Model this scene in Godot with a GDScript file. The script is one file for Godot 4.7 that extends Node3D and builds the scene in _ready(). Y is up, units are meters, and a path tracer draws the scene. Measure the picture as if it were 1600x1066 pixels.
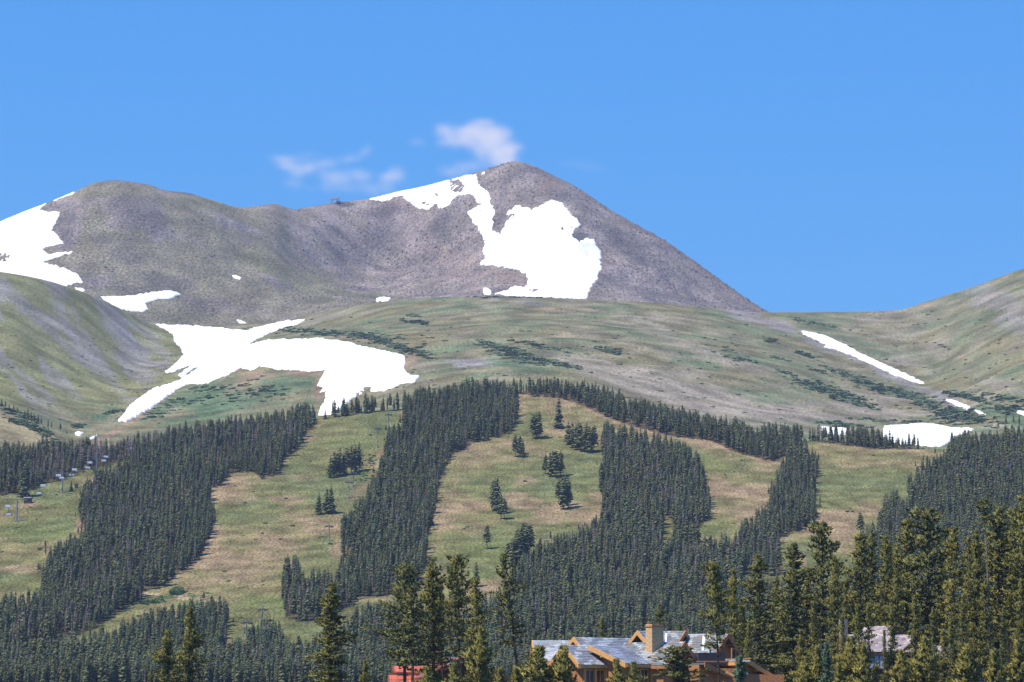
extends Node3D

# ---------------------------------------------------------------- the lens (photo pixels 1600 x 1066)
const F := 4341.0
const PITCH := 7.83
var sp := sin(deg_to_rad(PITCH))
var cp := cos(deg_to_rad(PITCH))
var rng := RandomNumberGenerator.new()
var n_big := FastNoiseLite.new()
var n_mid := FastNoiseLite.new()
var n_fine := FastNoiseLite.new()
var M := {}
var used := {}


func uv(px: float, py: float) -> Vector2:
	var xc := (px - 800.0) / F
	var yc := (533.0 - py) / F
	var den := cp - yc * sp
	return Vector2(xc / den, (yc * cp + sp) / den)


func at(px: float, py: float, d: float) -> Vector3:
	var q := uv(px, py)
	return Vector3(q.x * d, q.y * d, -d)


func pix(p: Vector3) -> Vector2:
	var d := -p.z
	var fw := maxf(p.y * sp + d * cp, 0.001)
	return Vector2(800.0 + F * p.x / fw, 533.0 - F * (p.y * cp - d * sp) / fw)


func numbered(called: String) -> String:
	if not used.has(called):
		used[called] = 0
		return called
	used[called] += 1
	return "%s_%03d" % [called, used[called]]


func tag(o: Node, label: String, category: String, group := "", kind := "") -> Node:
	if label:
		o.set_meta("label", label)
	if category:
		o.set_meta("category", category)
	if group:
		o.set_meta("group", group)
	if kind:
		o.set_meta("kind", kind)
	return o


func mesh_node(called: String, m: Mesh, mat: Material, parent: Node = null) -> MeshInstance3D:
	var o := MeshInstance3D.new()
	o.mesh = m
	if mat:
		o.material_override = mat
	if parent:
		o.name = called
		parent.add_child(o, true)
	else:
		o.name = numbered(called)
		add_child(o, true)
	return o


func thing(called: String, label: String, category: String, where: Vector3, group := "") -> Node3D:
	var o := Node3D.new()
	o.name = numbered(called)
	add_child(o, true)
	o.position = where
	tag(o, label, category, group)
	return o


# ---------------------------------------------------------------- terrain: one ground in strips of different slope
# each line of the land: px, py in the photo and the distance it lies at
var lines := {}
const KN := 21
const AMP := [0.0, 0.0, 0.0, 0.0, 0.3, 0.6, 1.0, 1.8, 2.2, 2.0, 0.8, 2.0, 2.5, 9.0, 1.5, 3.0, 5.0, 15.0, 3.0, 10.0, 10.0]


func line(k: int, pts: Array) -> void:
	var us := PackedFloat32Array()
	var vs := PackedFloat32Array()
	var ds := PackedFloat32Array()
	for p in pts:
		var q := uv(p[0], p[1])
		us.append(q.x)
		vs.append(q.y)
		ds.append(p[2])
	lines[k] = [us, vs, ds, slopes(us, vs), slopes(us, ds)]


func slopes(x: PackedFloat32Array, y: PackedFloat32Array) -> PackedFloat32Array:
	var n := x.size()
	var m := PackedFloat32Array()
	m.resize(n)
	for i in range(1, n - 1):
		var a := (y[i] - y[i - 1]) / (x[i] - x[i - 1])
		var b := (y[i + 1] - y[i]) / (x[i + 1] - x[i])
		m[i] = 0.0 if a * b <= 0.0 else 2.0 * a * b / (a + b)
	return m


func along(l: Array, u: float) -> Vector2:
	var x: PackedFloat32Array = l[0]
	var n := x.size()
	if u <= x[0]:
		return Vector2(l[1][0], l[2][0])
	if u >= x[n - 1]:
		return Vector2(l[1][n - 1], l[2][n - 1])
	var i := x.bsearch(u) - 1
	i = clampi(i, 0, n - 2)
	var h := x[i + 1] - x[i]
	var t := (u - x[i]) / h
	var a := (1.0 + 2.0 * t) * (1.0 - t) * (1.0 - t)
	var b := t * (1.0 - t) * (1.0 - t) * h
	var c := t * t * (3.0 - 2.0 * t)
	var e := t * t * (t - 1.0) * h
	return Vector2(a * l[1][i] + b * l[3][i] + c * l[1][i + 1] + e * l[3][i + 1], a * l[2][i] + b * l[4][i] + c * l[2][i + 1] + e * l[4][i + 1])


# the profile of the land in the direction u: distances, heights and their slopes
func profile(u: float) -> Array:
	var D := PackedFloat32Array()
	var Y := PackedFloat32Array()
	D.resize(KN)
	Y.resize(KN)
	var fixed_d := [-15000.0, -300.0, 60.0, 330.0, 420.0, 720.0]
	var fixed_y := [-6.0, -5.0, -3.5, -2.5, 1.5, -3.0]
	for k in 6:
		D[k] = fixed_d[k]
		Y[k] = fixed_y[k]
	for k in [6, 7, 8, 9, 10, 12, 13, 14, 18]:
		var q := along(lines[k], u)
		D[k] = q.y
		Y[k] = q.x * q.y
	Y[4] += 5.0 * clampf(u / 0.18, -0.5, 1.0)
	D[11] = D[10] + 70.0
	Y[11] = Y[10] - 5.0
	D[12] = maxf(D[12], D[11] + 60.0)
	D[15] = D[14] + 200.0
	Y[15] = Y[14] - 22.0
	var foot := along(lines[16], u)
	D[16] = foot.y
	Y[16] = minf(foot.x * foot.y, Y[18] - 30.0)
	var bulge := along(lines[17], u)
	var g := lerpf(0.0, 1.0, 0.52) + bulge.y * 0.001
	D[17] = lerpf(D[16], D[18], g)
	Y[17] = lerpf(Y[16], Y[18], 0.45 + 0.35 * bulge.x)
	D[19] = 6500.0
	Y[19] = 250.0
	D[20] = 15000.0
	Y[20] = 0.0
	var md := PackedFloat32Array()
	var my := PackedFloat32Array()
	md.resize(KN)
	my.resize(KN)
	for k in range(1, KN - 1):
		var a := D[k] - D[k - 1]
		var b := D[k + 1] - D[k]
		md[k] = 2.0 * a * b / (a + b)
		a = Y[k] - Y[k - 1]
		b = Y[k + 1] - Y[k]
		my[k] = 0.0 if a * b <= 0.0 else 2.0 * a * b / (a + b)
	# the slope arrives at a crest still climbing and leaves it falling
	var ends := my.duplicate()
	ends[10] = 0.55 * (Y[10] - Y[9])
	ends[14] = 0.55 * (Y[14] - Y[13])
	ends[18] = 0.95 * (Y[18] - Y[17])
	return [u, D, Y, md, my, ends]


func land(p: Array, s: float) -> Vector3:
	var k := clampi(int(s), 0, KN - 2)
	var t := s - k
	var r := 1.0 - t
	var a := (1.0 + 2.0 * t) * r * r
	var b := t * r * r
	var c := t * t * (3.0 - 2.0 * t)
	var e := -t * t * r
	var d: float = a * p[1][k] + b * p[3][k] + c * p[1][k + 1] + e * p[3][k + 1]
	var y: float = a * p[2][k] + b * p[4][k] + c * p[2][k + 1] + e * p[5][k + 1]
	var w := 120.0 - d if d < 60.0 else minf(d, 6000.0)
	var x: float = p[0] * w
	var amp: float = lerpf(AMP[k], AMP[k + 1], t)
	if amp > 0.0:
		y += amp * n_big.get_noise_2d(x, d)
		if k >= 12:
			y += amp * 0.35 * n_mid.get_noise_2d(x, d)
	return Vector3(x, y, -d)


# s of the land under a photo pixel, between two lines
func find_s(px: float, py: float, s0: float, s1: float) -> Array:
	var p := profile(uv(px, py).x)
	for i in 22:
		var m := (s0 + s1) * 0.5
		if pix(land(p, m)).y > py:
			s0 = m
		else:
			s1 = m
	return [p, s0]


func ground_at(px: float, py: float, s0 := 6.0, s1 := 10.0) -> Vector3:
	var q := find_s(px, py, s0, s1)
	return land(q[0], q[1])


func ground_y(x: float, d: float) -> float:
	var p := profile(x / d)
	var s0 := 2.0
	var s1 := 6.0
	for i in 22:
		var m := (s0 + s1) * 0.5
		if -land(p, m).z < d:
			s0 = m
		else:
			s1 = m
	return land(p, s0).y


func set_lines() -> void:
	line(6, [[-200, 1068, 1150], [800, 1066, 1150], [1800, 1068, 1150]])
	line(7, [[-200, 990, 1290], [800, 985, 1285], [1800, 985, 1290]])
	line(8, [[-200, 872, 1480], [400, 855, 1480], [800, 850, 1480], [1250, 845, 1490], [1800, 855, 1480]])
	line(9, [[-200, 790, 1610], [0, 785, 1615], [400, 752, 1660], [800, 740, 1690], [1250, 765, 1640], [1800, 775, 1620]])
	line(10, [[-200, 722, 1740], [0, 716, 1745], [150, 712, 1750], [280, 688, 1790], [400, 668, 1830], [480, 656, 1850], [560, 645, 1870], [630, 639, 1885], [700, 622, 1915], [800, 612, 1935], [870, 612, 1935],
		[940, 628, 1905], [1000, 645, 1870], [1100, 668, 1830], [1200, 690, 1785], [1280, 688, 1790], [1400, 698, 1765], [1480, 702, 1760], [1600, 694, 1770], [1800, 690, 1780]])
	line(12, [[-200, 600, 2230], [-60, 618, 2220], [0, 633, 2200], [40, 650, 2180], [80, 670, 2150], [120, 688, 2120], [200, 690, 2120], [300, 680, 2150], [400, 664, 2180], [500, 652, 2200], [600, 640, 2220], [650, 616, 2230], [700, 603, 2250],
		[800, 600, 2250], [900, 606, 2240], [1000, 628, 2220], [1100, 652, 2200], [1200, 676, 2160], [1300, 692, 2120], [1400, 700, 2100], [1500, 697, 2110], [1600, 690, 2130], [1800, 690, 2130]])
	line(13, [[-200, 540, 2480], [0, 570, 2500], [90, 590, 2560], [170, 596, 2660], [235, 580, 2800], [300, 572, 2830], [360, 566, 2760], [430, 562, 2670], [520, 560, 2640], [640, 545, 2620], [800, 535, 2600], [1000, 548, 2590],
		[1200, 585, 2590], [1330, 610, 2630], [1440, 618, 2680], [1520, 595, 2650], [1600, 572, 2600], [1800, 540, 2580]])
	line(14, [[-200, 402, 2900], [0, 425, 2930], [60, 435, 2980], [120, 452, 3050], [180, 478, 3150], [240, 504, 3250], [300, 508, 3300], [380, 507, 3320], [420, 505, 3300], [460, 498, 3270], [520, 485, 3220], [600, 471, 3170], [720, 464, 3120],
		[800, 465, 3100], [900, 468, 3100], [1000, 472, 3120], [1100, 480, 3160], [1200, 488, 3220], [1300, 488, 3280], [1400, 485, 3300], [1450, 470, 3310], [1500, 454, 3300], [1550, 436, 3280], [1600, 419, 3260], [1800, 380, 3200]])
	line(16, [[-200, 468, 3720], [0, 470, 3720], [120, 478, 3730], [240, 512, 3740], [320, 515, 3750], [460, 506, 3740], [600, 482, 3720], [800, 474, 3700], [1000, 482, 3700], [1200, 498, 3720], [1400, 510, 3740], [1800, 520, 3740]])
	line(18, [[-200, 420, 4120], [-60, 372, 4120], [0, 345, 4120], [60, 321, 4130], [118, 299, 4140], [150, 285, 4150], [180, 282, 4150], [230, 288, 4160], [260, 297, 4180], [290, 301, 4200], [330, 312, 4230], [375, 324, 4280], [430, 320, 4360], [460, 327, 4400],
		[510, 319, 4460], [560, 314, 4500], [590, 308, 4500], [640, 297, 4480], [700, 282, 4450], [745, 269, 4420], [780, 259, 4390], [806, 252, 4350], [832, 258, 4350], [870, 276, 4340], [900, 291, 4330], [950, 324, 4310], [1000, 354, 4280],
		[1050, 383, 4250], [1100, 420, 4220], [1150, 455, 4180], [1200, 488, 4140], [1250, 515, 4100], [1350, 540, 4060], [1800, 560, 4000]])
	# line 17 holds how the far slope bulges: first value shifts its height share (as a tangent), second its distance in thousandths
	lines[17] = [PackedFloat32Array(), PackedFloat32Array(), PackedFloat32Array(), null, null]
	for q in [[-200, 0.0, 0], [100, 0.06, -40], [250, 0.1, -60], [400, 0.05, -80], [500, -0.05, 20], [620, -0.15, 130], [720, -0.1, 90], [800, -0.05, 10], [900, 0.05, -60], [1000, 0.05, -60], [1100, 0.0, -20], [1200, 0.0, 0], [1800, 0.0, 0]]:
		lines[17][0].append(uv(q[0], 400).x)
		lines[17][1].append(q[1])
		lines[17][2].append(q[2])
	lines[17][3] = slopes(lines[17][0], lines[17][1])
	lines[17][4] = slopes(lines[17][0], lines[17][2])


const ROWS := [2, 3, 5, 8, 8, 8, 30, 46, 40, 44, 6, 14, 50, 46, 5, 5, 46, 46, 6, 4]
var us := PackedFloat32Array()
var profiles := []
var strips := {}


func strip_rows(k0: int, k1: int) -> PackedFloat32Array:
	var out := PackedFloat32Array()
	for k in range(k0, k1):
		for j in ROWS[k]:
			out.append(k + float(j) / ROWS[k])
	out.append(float(k1))
	return out


func make_strip(called: String, k0: int, k1: int) -> void:
	var ss := strip_rows(k0, k1)
	var w := us.size()
	var h := ss.size()
	var P := PackedVector3Array()
	var Q := PackedVector2Array()
	P.resize(w * h)
	Q.resize(w * h)
	for i in w:
		var p: Array = profiles[i]
		for j in h:
			var v := land(p, ss[j])
			P[j * w + i] = v
			Q[j * w + i] = pix(v)
	var C := PackedColorArray()
	C.resize(w * h)
	strips[called] = {"P": P, "Q": Q, "C": C, "w": w, "h": h}


# gain: the textures laid over a strip take away that much on average
func finish_strip(called: String, mat: Material, gain: float) -> void:
	var d: Dictionary = strips[called]
	for a in d.C.size():
		d.C[a] = Color(d.C[a].r * gain, d.C[a].g * gain, d.C[a].b * gain)
	var w: int = d.w
	var h: int = d.h
	var P: PackedVector3Array = d.P
	var N := PackedVector3Array()
	N.resize(w * h)
	var I := PackedInt32Array()
	I.resize((w - 1) * (h - 1) * 6)
	var n := 0
	for j in h:
		for i in w:
			var a := j * w + i
			var x0 := P[a - 1] if i > 0 else P[a]
			var x1 := P[a + 1] if i < w - 1 else P[a]
			var y0 := P[a - w] if j > 0 else P[a]
			var y1 := P[a + w] if j < h - 1 else P[a]
			N[a] = (x1 - x0).cross(y1 - y0).normalized()
			if i < w - 1 and j < h - 1:
				I[n] = a
				I[n + 1] = a + w
				I[n + 2] = a + 1
				I[n + 3] = a + 1
				I[n + 4] = a + w
				I[n + 5] = a + w + 1
				n += 6
	var arr := []
	arr.resize(Mesh.ARRAY_MAX)
	arr[Mesh.ARRAY_VERTEX] = P
	arr[Mesh.ARRAY_NORMAL] = N
	arr[Mesh.ARRAY_COLOR] = d.C
	arr[Mesh.ARRAY_INDEX] = I
	var m := ArrayMesh.new()
	m.add_surface_from_arrays(Mesh.PRIMITIVE_TRIANGLES, arr)
	var o := mesh_node(called, m, mat)
	o.set_meta("kind", "structure")
	strips.erase(called)


# soft-edged patch of another ground cover, its rim broken up by noise at the place itself
func paint(d: Dictionary, px: float, py: float, rx: float, ry: float, rot: float, c: Color, strength: float, ragged := 0.6) -> void:
	var ca := cos(deg_to_rad(rot))
	var sa := sin(deg_to_rad(rot))
	var reach := maxf(rx, ry) * 1.25
	var w: int = d.w
	var i0 := clampi(us.bsearch(uv(px - reach, 700).x) - 3, 0, w - 1)
	var i1 := clampi(us.bsearch(uv(px + reach, 400).x) + 3, 0, w - 1)
	for j in d.h:
		for i in range(i0, i1):
			var a: int = j * w + i
			var q: Vector2 = d.Q[a]
			var dx := q.x - px
			var dy := q.y - py
			if absf(dy) > reach or absf(dx) > reach:
				continue
			var r := Vector2((dx * ca + dy * sa) / rx, (-dx * sa + dy * ca) / ry).length()
			if r > 1.3:
				continue
			var v: Vector3 = d.P[a]
			r += ragged * (n_mid.get_noise_2d(v.x, v.z) + 0.6 * n_fine.get_noise_2d(v.x, v.z))
			var k := strength * (1.0 - smoothstep(0.55, 1.0, r))
			if k > 0.0:
				d.C[a] = d.C[a].lerp(c, k)


func paint_line(d: Dictionary, pts: Array, width: float, c: Color, strength: float, ragged := 0.5) -> void:
	for i in pts.size() - 1:
		var a := Vector2(pts[i][0], pts[i][1])
		var b := Vector2(pts[i + 1][0], pts[i + 1][1])
		var ab := b - a
		paint(d, (a.x + b.x) * 0.5, (a.y + b.y) * 0.5, ab.length() * 0.62, width, rad_to_deg(ab.angle()), c, strength, ragged)


# ---------------------------------------------------------------- materials
func noise_image(size: int, freq: float, octaves: int, seed_: int, lo: float, hi: float, cell := false) -> Image:
	var n := FastNoiseLite.new()
	n.seed = seed_
	n.noise_type = FastNoiseLite.TYPE_CELLULAR if cell else FastNoiseLite.TYPE_SIMPLEX_SMOOTH
	n.frequency = freq
	n.fractal_type = FastNoiseLite.FRACTAL_FBM
	n.fractal_octaves = octaves
	var im := n.get_seamless_image(size, size, false, false, 0.15, true)
	im.convert(Image.FORMAT_RGB8)
	# contrast about 0.5 and then brightness, so that the values run from lo to hi
	im.adjust_bcs(1.0, hi - lo, 1.0)
	im.adjust_bcs((lo + hi), 1.0, 1.0)
	return im


func earth(tile: float, freq: float, octaves: int, tile2: float, bump: float, lo: float, seed_: int, cell := false) -> StandardMaterial3D:
	var m := StandardMaterial3D.new()
	var im := noise_image(1024, freq, octaves, seed_, lo, 1.0, cell)
	m.albedo_texture = ImageTexture.create_from_image(im)
	m.vertex_color_use_as_albedo = true
	m.uv1_triplanar = true
	m.uv1_world_triplanar = true
	m.uv1_scale = Vector3.ONE / tile
	m.detail_enabled = true
	m.detail_blend_mode = BaseMaterial3D.BLEND_MODE_MUL
	m.detail_albedo = ImageTexture.create_from_image(noise_image(512, 0.02, 4, seed_ + 7, 0.72, 1.0))
	m.detail_uv_layer = BaseMaterial3D.DETAIL_UV_2
	m.uv2_triplanar = true
	m.uv2_world_triplanar = true
	m.uv2_scale = Vector3.ONE / tile2
	if bump > 0.0:
		var b := noise_image(1024, freq, octaves, seed_, 0.0, 1.0, cell)
		m.normal_enabled = true
		b.bump_map_to_normal_map(bump)
		m.normal_texture = ImageTexture.create_from_image(b)
		m.normal_scale = 1.0
	m.roughness = 1.0
	m.specular_mode = BaseMaterial3D.SPECULAR_DISABLED
	return m


func flat_mat(c: Color, rough := 0.8, vertex := false) -> StandardMaterial3D:
	var m := StandardMaterial3D.new()
	m.albedo_color = c.linear_to_srgb()
	m.roughness = rough
	m.vertex_color_use_as_albedo = vertex
	if rough > 0.75:
		m.metallic_specular = 0.25
	return m


func wood_mat(c: Color, rough := 0.7) -> StandardMaterial3D:
	var m := flat_mat(c, rough)
	m.albedo_texture = ImageTexture.create_from_image(noise_image(256, 0.03, 4, 91, 0.7, 1.0))
	m.uv1_triplanar = true
	m.uv1_scale = Vector3(0.25, 1.6, 0.25)
	return m


func make_materials() -> void:
	M.valley = earth(60.0, 0.02, 5, 210.0, 0.0, 0.6, 11)
	M.hill = earth(60.0, 0.03, 5, 210.0, 4.0, 0.5, 21)
	M.alpine = earth(140.0, 0.035, 5, 500.0, 4.5, 0.62, 31)
	M.rock = earth(200.0, 0.035, 5, 730.0, 8.0, 0.56, 41)
	M.snow = flat_mat(Color(0.8, 0.8, 0.815), 0.9)
	M.tree = flat_mat(Color.WHITE, 0.9, true)
	M.shrub = flat_mat(Color.WHITE, 0.9, true)
	M.needles = flat_mat(Color.WHITE, 0.75, true)
	M.needles.backlight_enabled = true
	M.needles.backlight = Color(0.3, 0.3, 0.3)
	M.bark = wood_mat(Color(0.11, 0.085, 0.07), 0.95)
	M.grey_bark = wood_mat(Color(0.24, 0.22, 0.2), 0.95)
	M.steel = flat_mat(Color(0.22, 0.23, 0.24), 0.55)
	M.dark_steel = flat_mat(Color(0.06, 0.06, 0.065), 0.6)
	M.pale_paint = flat_mat(Color(0.8, 0.82, 0.82), 0.6)
	M.honey = wood_mat(Color(0.92, 0.5, 0.17))
	M.cedar = wood_mat(Color(0.62, 0.28, 0.115))
	M.red_wood = wood_mat(Color(0.27, 0.085, 0.06))
	M.dark_wood = wood_mat(Color(0.09, 0.05, 0.035))
	M.shingle = flat_mat(Color.WHITE, 0.55, true)
	M.deck = flat_mat(Color(0.15, 0.16, 0.18), 0.8)
	M.red_roof = flat_mat(Color.WHITE, 0.55, true)
	M.stone = flat_mat(Color.WHITE, 0.9, true)
	M.flashing = flat_mat(Color(0.75, 0.78, 0.82), 0.8)
	M.lead = flat_mat(Color(0.05, 0.055, 0.065), 0.95)
	M.glass = flat_mat(Color(0.03, 0.035, 0.045), 0.08)
	M.glass.metallic_specular = 0.6
	M.glass.vertex_color_use_as_albedo = false
	M.curtain = flat_mat(Color(0.35, 0.42, 0.5), 0.25)


# ---------------------------------------------------------------- colours of the ground
const GRASS := Color(0.165, 0.172, 0.072)
const DRY := Color(0.235, 0.2, 0.1)
const SOIL := Color(0.305, 0.225, 0.142)
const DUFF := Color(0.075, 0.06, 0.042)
const TUNDRA := Color(0.178, 0.182, 0.108)
const OLIVE := Color(0.195, 0.178, 0.1)
const LUSH := Color(0.105, 0.165, 0.09)
const SCREE := Color(0.2537, 0.2349, 0.2392)
const TANGREY := Color(0.29, 0.255, 0.205)
const BROWN := Color(0.294, 0.21, 0.147)
const ROCK := Color(0.285, 0.24, 0.23)
const REDROCK := Color(0.294, 0.217, 0.175)


func colour_valley() -> void:
	var d: Dictionary = strips.valley_floor
	for a in d.C.size():
		var v: Vector3 = d.P[a]
		d.C[a] = Color(0.09, 0.1, 0.045).lerp(Color(0.15, 0.12, 0.075), smoothstep(0.0, 0.3, n_mid.get_noise_2d(v.x, v.z)))


func colour_hill() -> void:
	var d: Dictionary = strips.ski_hill
	for a in d.C.size():
		var v: Vector3 = d.P[a]
		var q: Vector2 = d.Q[a]
		var n := n_mid.get_noise_2d(v.x, v.z * 0.6)
		var f := n_fine.get_noise_2d(v.x, v.z * 0.7)
		var c := GRASS.lerp(DRY, smoothstep(-0.25, 0.3, n + 0.5 * f))
		var bare := 0.10 + 0.16 * smoothstep(960.0, 880.0, q.y) * smoothstep(640.0, 740.0, q.y)
		c = c.lerp(SOIL, 0.75 * smoothstep(0.42, 0.72, n * 0.8 + 0.75 * f + bare + 0.5 * n_big.get_noise_2d(v.x * 1.3, v.z)))
		c = c.lerp(LUSH, 0.22 * smoothstep(0.15, 0.5, -n + 0.4 * f))
		d.C[a] = c
	# worn ground and tracks in the ski runs
	for q in [[150, 770, 30, 10, -10, 0.5], [180, 870, 40, 10, 0, 0.4], [30, 890, 60, 10, 0, 0.7], [450, 780, 35, 10, 0, 0.6], [440, 850, 50, 14, 5, 0.5], [410, 870, 40, 12, 0, 0.5], [490, 830, 20, 10, 10, 0.6], [560, 770, 20, 10, -40, 0.5],
			[535, 860, 18, 25, 60, 0.7], [600, 715, 14, 22, 30, 0.8], [640, 650, 20, 8, 0, 0.6], [720, 790, 30, 14, 10, 0.5], [740, 830, 35, 10, 0, 0.4], [830, 790, 45, 18, 15, 0.75], [820, 750, 30, 12, 0, 0.6], [860, 800, 35, 8, -20, 0.6],
			[840, 815, 50, 8, 0, 0.5], [930, 775, 25, 14, 30, 0.6], [860, 675, 35, 8, 0, 0.6], [810, 640, 25, 14, 60, 0.5], [1160, 765, 60, 9, -5, 0.7], [1130, 800, 40, 8, 0, 0.45], [1200, 735, 25, 8, 0, 0.6], [1330, 730, 60, 8, -5, 0.35],
			[1360, 790, 30, 12, 10, 0.4], [1260, 835, 40, 8, -20, 0.7], [1250, 870, 20, 20, 0, 0.7], [1320, 830, 40, 16, 0, 0.5], [470, 745, 40, 10, 0, 0.35], [470, 690, 30, 6, -20, 0.5], [380, 780, 30, 10, 0, 0.35], [330, 850, 20, 40, 30, 0.5],
			[385, 905, 60, 10, 0, 0.35], [125, 820, 10, 16, 0, 0.9], [70, 925, 10, 16, 20, 0.8], [45, 788, 16, 4, 0, 0.9], [750, 920, 30, 8, -10, 0.4], [840, 905, 22, 7, 0, 0.7], [590, 937, 40, 3, 0, 0.9], [520, 975, 30, 5, 0, 0.5], [560, 970, 20, 8, 0, 0.5], [350, 1003, 25, 4, 0, 0.8]]:
		paint(d, q[0], q[1], q[2], q[3], q[4], SOIL, q[5], 0.8)
	for q in [[440, 940, 90, 14, 0, 0.5], [300, 945, 60, 9, 0, 0.6], [520, 740, 40, 10, 0, 0.35], [780, 860, 60, 18, 0, 0.5], [750, 895, 40, 10, 0, 0.6], [560, 690, 50, 20, 0, 0.4], [1110, 720, 40, 10, 30, 0.4], [1130, 830, 40, 15, 0, 0.45], [840, 770, 30, 10, 0, 0.3], [60, 830, 60, 12, 0, 0.4], [170, 950, 30, 8, -30, 0.6], [500, 850, 24, 8, 0, 0.5]]:
		paint(d, q[0], q[1], q[2], q[3], q[4], Color(0.155, 0.19, 0.068), q[5], 0.6)
	paint_line(d, [[805, 616], [870, 621], [905, 632], [945, 652], [990, 668], [1050, 683], [1110, 692], [1160, 710], [1200, 719], [1225, 724]], 5.0, SOIL, 0.9, 0.25)
	paint_line(d, [[490, 660], [470, 690], [440, 725], [405, 752], [345, 765], [330, 800], [320, 860], [270, 910]], 5.0, SOIL, 0.6, 0.5)
	paint_line(d, [[220, 927], [250, 930], [300, 936], [350, 938]], 2.5, Color(0.42, 0.33, 0.23), 0.95, 0.2)
	paint_line(d, [[1270, 690], [1320, 697], [1400, 704], [1470, 706]], 3.0, SOIL, 0.7, 0.4)
	paint_line(d, [[650, 900], [680, 850], [700, 790], [720, 730], [800, 690]], 4.0, SOIL, 0.5, 0.6)


func colour_alpine() -> void:
	var d: Dictionary = strips.alpine_slope
	for a in d.C.size():
		var v: Vector3 = d.P[a]
		var q: Vector2 = d.Q[a]
		var n := n_mid.get_noise_2d(v.x * 0.9, v.z * 0.5)
		var f := n_fine.get_noise_2d(v.x, v.z * 0.5)
		var c := TUNDRA.lerp(OLIVE, smoothstep(-0.2, 0.35, n + 0.4 * f))
		c = c.lerp(TANGREY, 0.4 * smoothstep(0.16, 0.5, n_big.get_noise_2d(v.x * 1.7 + 300.0, v.z * 0.8) + 0.5 * f))
		c = c.lerp(LUSH, 0.55 * smoothstep(0.1, 0.5, n_fine.get_noise_2d(v.x * 0.35, v.z * 0.5 + 900.0) - 0.3 * n))
		if q.x < 300.0:
			# loose stones in bands that run down the left hill towards the gully
			var leaf := smoothstep(300.0, 250.0, q.x) * smoothstep(665.0, 610.0, q.y)
			c = c.lerp(Color(0.205, 0.205, 0.095), 0.85 * leaf)
			var b := n_fine.get_noise_2d((v.x * 0.95 - v.z * 0.3) * 0.75, (v.x * 0.3 + v.z * 0.95) * 0.07)
			c = c.lerp(SCREE, 0.65 * smoothstep(0.06, 0.32, b + 0.3 * n + 0.1 * f) * leaf)
		if q.x > 700.0:
			var b2 := n_fine.get_noise_2d((v.x * 0.5 - v.z * 0.8) * 0.2, (v.x * 0.8 + v.z * 0.5) * 0.8)
			c = c.lerp(TANGREY, 0.4 * smoothstep(0.1, 0.5, b2 + 0.3 * n))
		d.C[a] = c
	for q in [[60, 500, 100, 14, 42, 0.6], [140, 560, 110, 14, 45, 0.55], [40, 590, 90, 8, 40, 0.5], [205, 555, 70, 26, 62, 0.65], [235, 530, 50, 16, 50, 0.5], [740, 566, 55, 10, 0, 0.8], [735, 480, 0, 0, 0, 0.0], [830, 474, 30, 4, 3, 0.6], [1550, 465, 90, 24, 25, 0.45], [1590, 510, 60, 14, 25, 0.4]]:
		if q[2] > 0:
			paint(d, q[0], q[1], q[2], q[3], q[4], SCREE, q[5], 0.7)
	for q in [[1000, 598, 130, 24, 20, 0.85], [1150, 630, 140, 24, 18, 0.9], [1090, 545, 150, 10, 20, 0.5], [1260, 650, 130, 13, 12, 0.85], [900, 565, 60, 10, 15, 0.6], [1330, 640, 120, 10, 8, 0.7], [510, 494, 60, 6, -14, 0.7], [580, 488, 40, 4, -8, 0.6], [1000, 500, 60, 5, 20, 0.5], [1560, 600, 60, 10, 22, 0.5], [1480, 655, 60, 8, 14, 0.5], [1190, 500, 70, 6, 20, 0.6], [1430, 570, 40, 10, 25, 0.4], [660, 575, 40, 14, 0, 0.5]]:
		paint(d, q[0], q[1], q[2], q[3], q[4], TANGREY, q[5], 0.7)
	for q in [[330, 622, 80, 26, -8, 0.85], [450, 600, 60, 18, 0, 0.75], [250, 640, 50, 14, -25, 0.7], [155, 652, 36, 7, -32, 0.9], [290, 655, 60, 12, -10, 0.7], [1570, 648, 60, 16, 10, 0.7], [1290, 660, 40, 6, 5, 0.6], [1500, 670, 60, 6, 5, 0.6], [520, 520, 90, 6, 5, 0.6], [640, 548, 40, 5, 18, 0.6], [800, 570, 60, 10, 12, 0.6], [1240, 500, 60, 5, 12, 0.5], [370, 503, 80, 3, -3, 0.8], [420, 497, 40, 4, -15, 0.7]]:
		paint(d, q[0], q[1], q[2], q[3], q[4], LUSH, q[5], 0.7)
	for q in [[395, 584, 40, 8, 5, 0.7], [480, 585, 40, 5, 0, 0.8], [498, 610, 14, 30, 10, 0.7], [210, 655, 50, 6, -32, 0.8], [170, 680, 40, 5, -30, 0.7], [640, 565, 14, 30, 10, 0.6], [560, 530, 100, 4, 8, 0.6], [870, 485, 45, 3, 3, 0.7], [920, 485, 30, 3, 3, 0.6], [1500, 645, 30, 4, 20, 0.5], [1450, 477, 40, 4, 15, 0.6], [1510, 560, 20, 5, 15, 0.5], [380, 600, 40, 10, -30, 0.5], [1520, 430, 50, 3, -22, 0.6], [560, 612, 30, 5, -20, 0.5]]:
		paint(d, q[0], q[1], q[2], q[3], q[4], BROWN, q[5], 0.6)
	paint_line(d, [[1130, 482], [1190, 497], [1250, 520], [1330, 556], [1450, 610], [1500, 640]], 11.0, SCREE, 0.75, 0.4)
	# the grassy knoll at the left edge
	paint(d, 30, 674, 115, 30, 22, Color(0.27, 0.23, 0.135), 0.95, 0.25)


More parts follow.
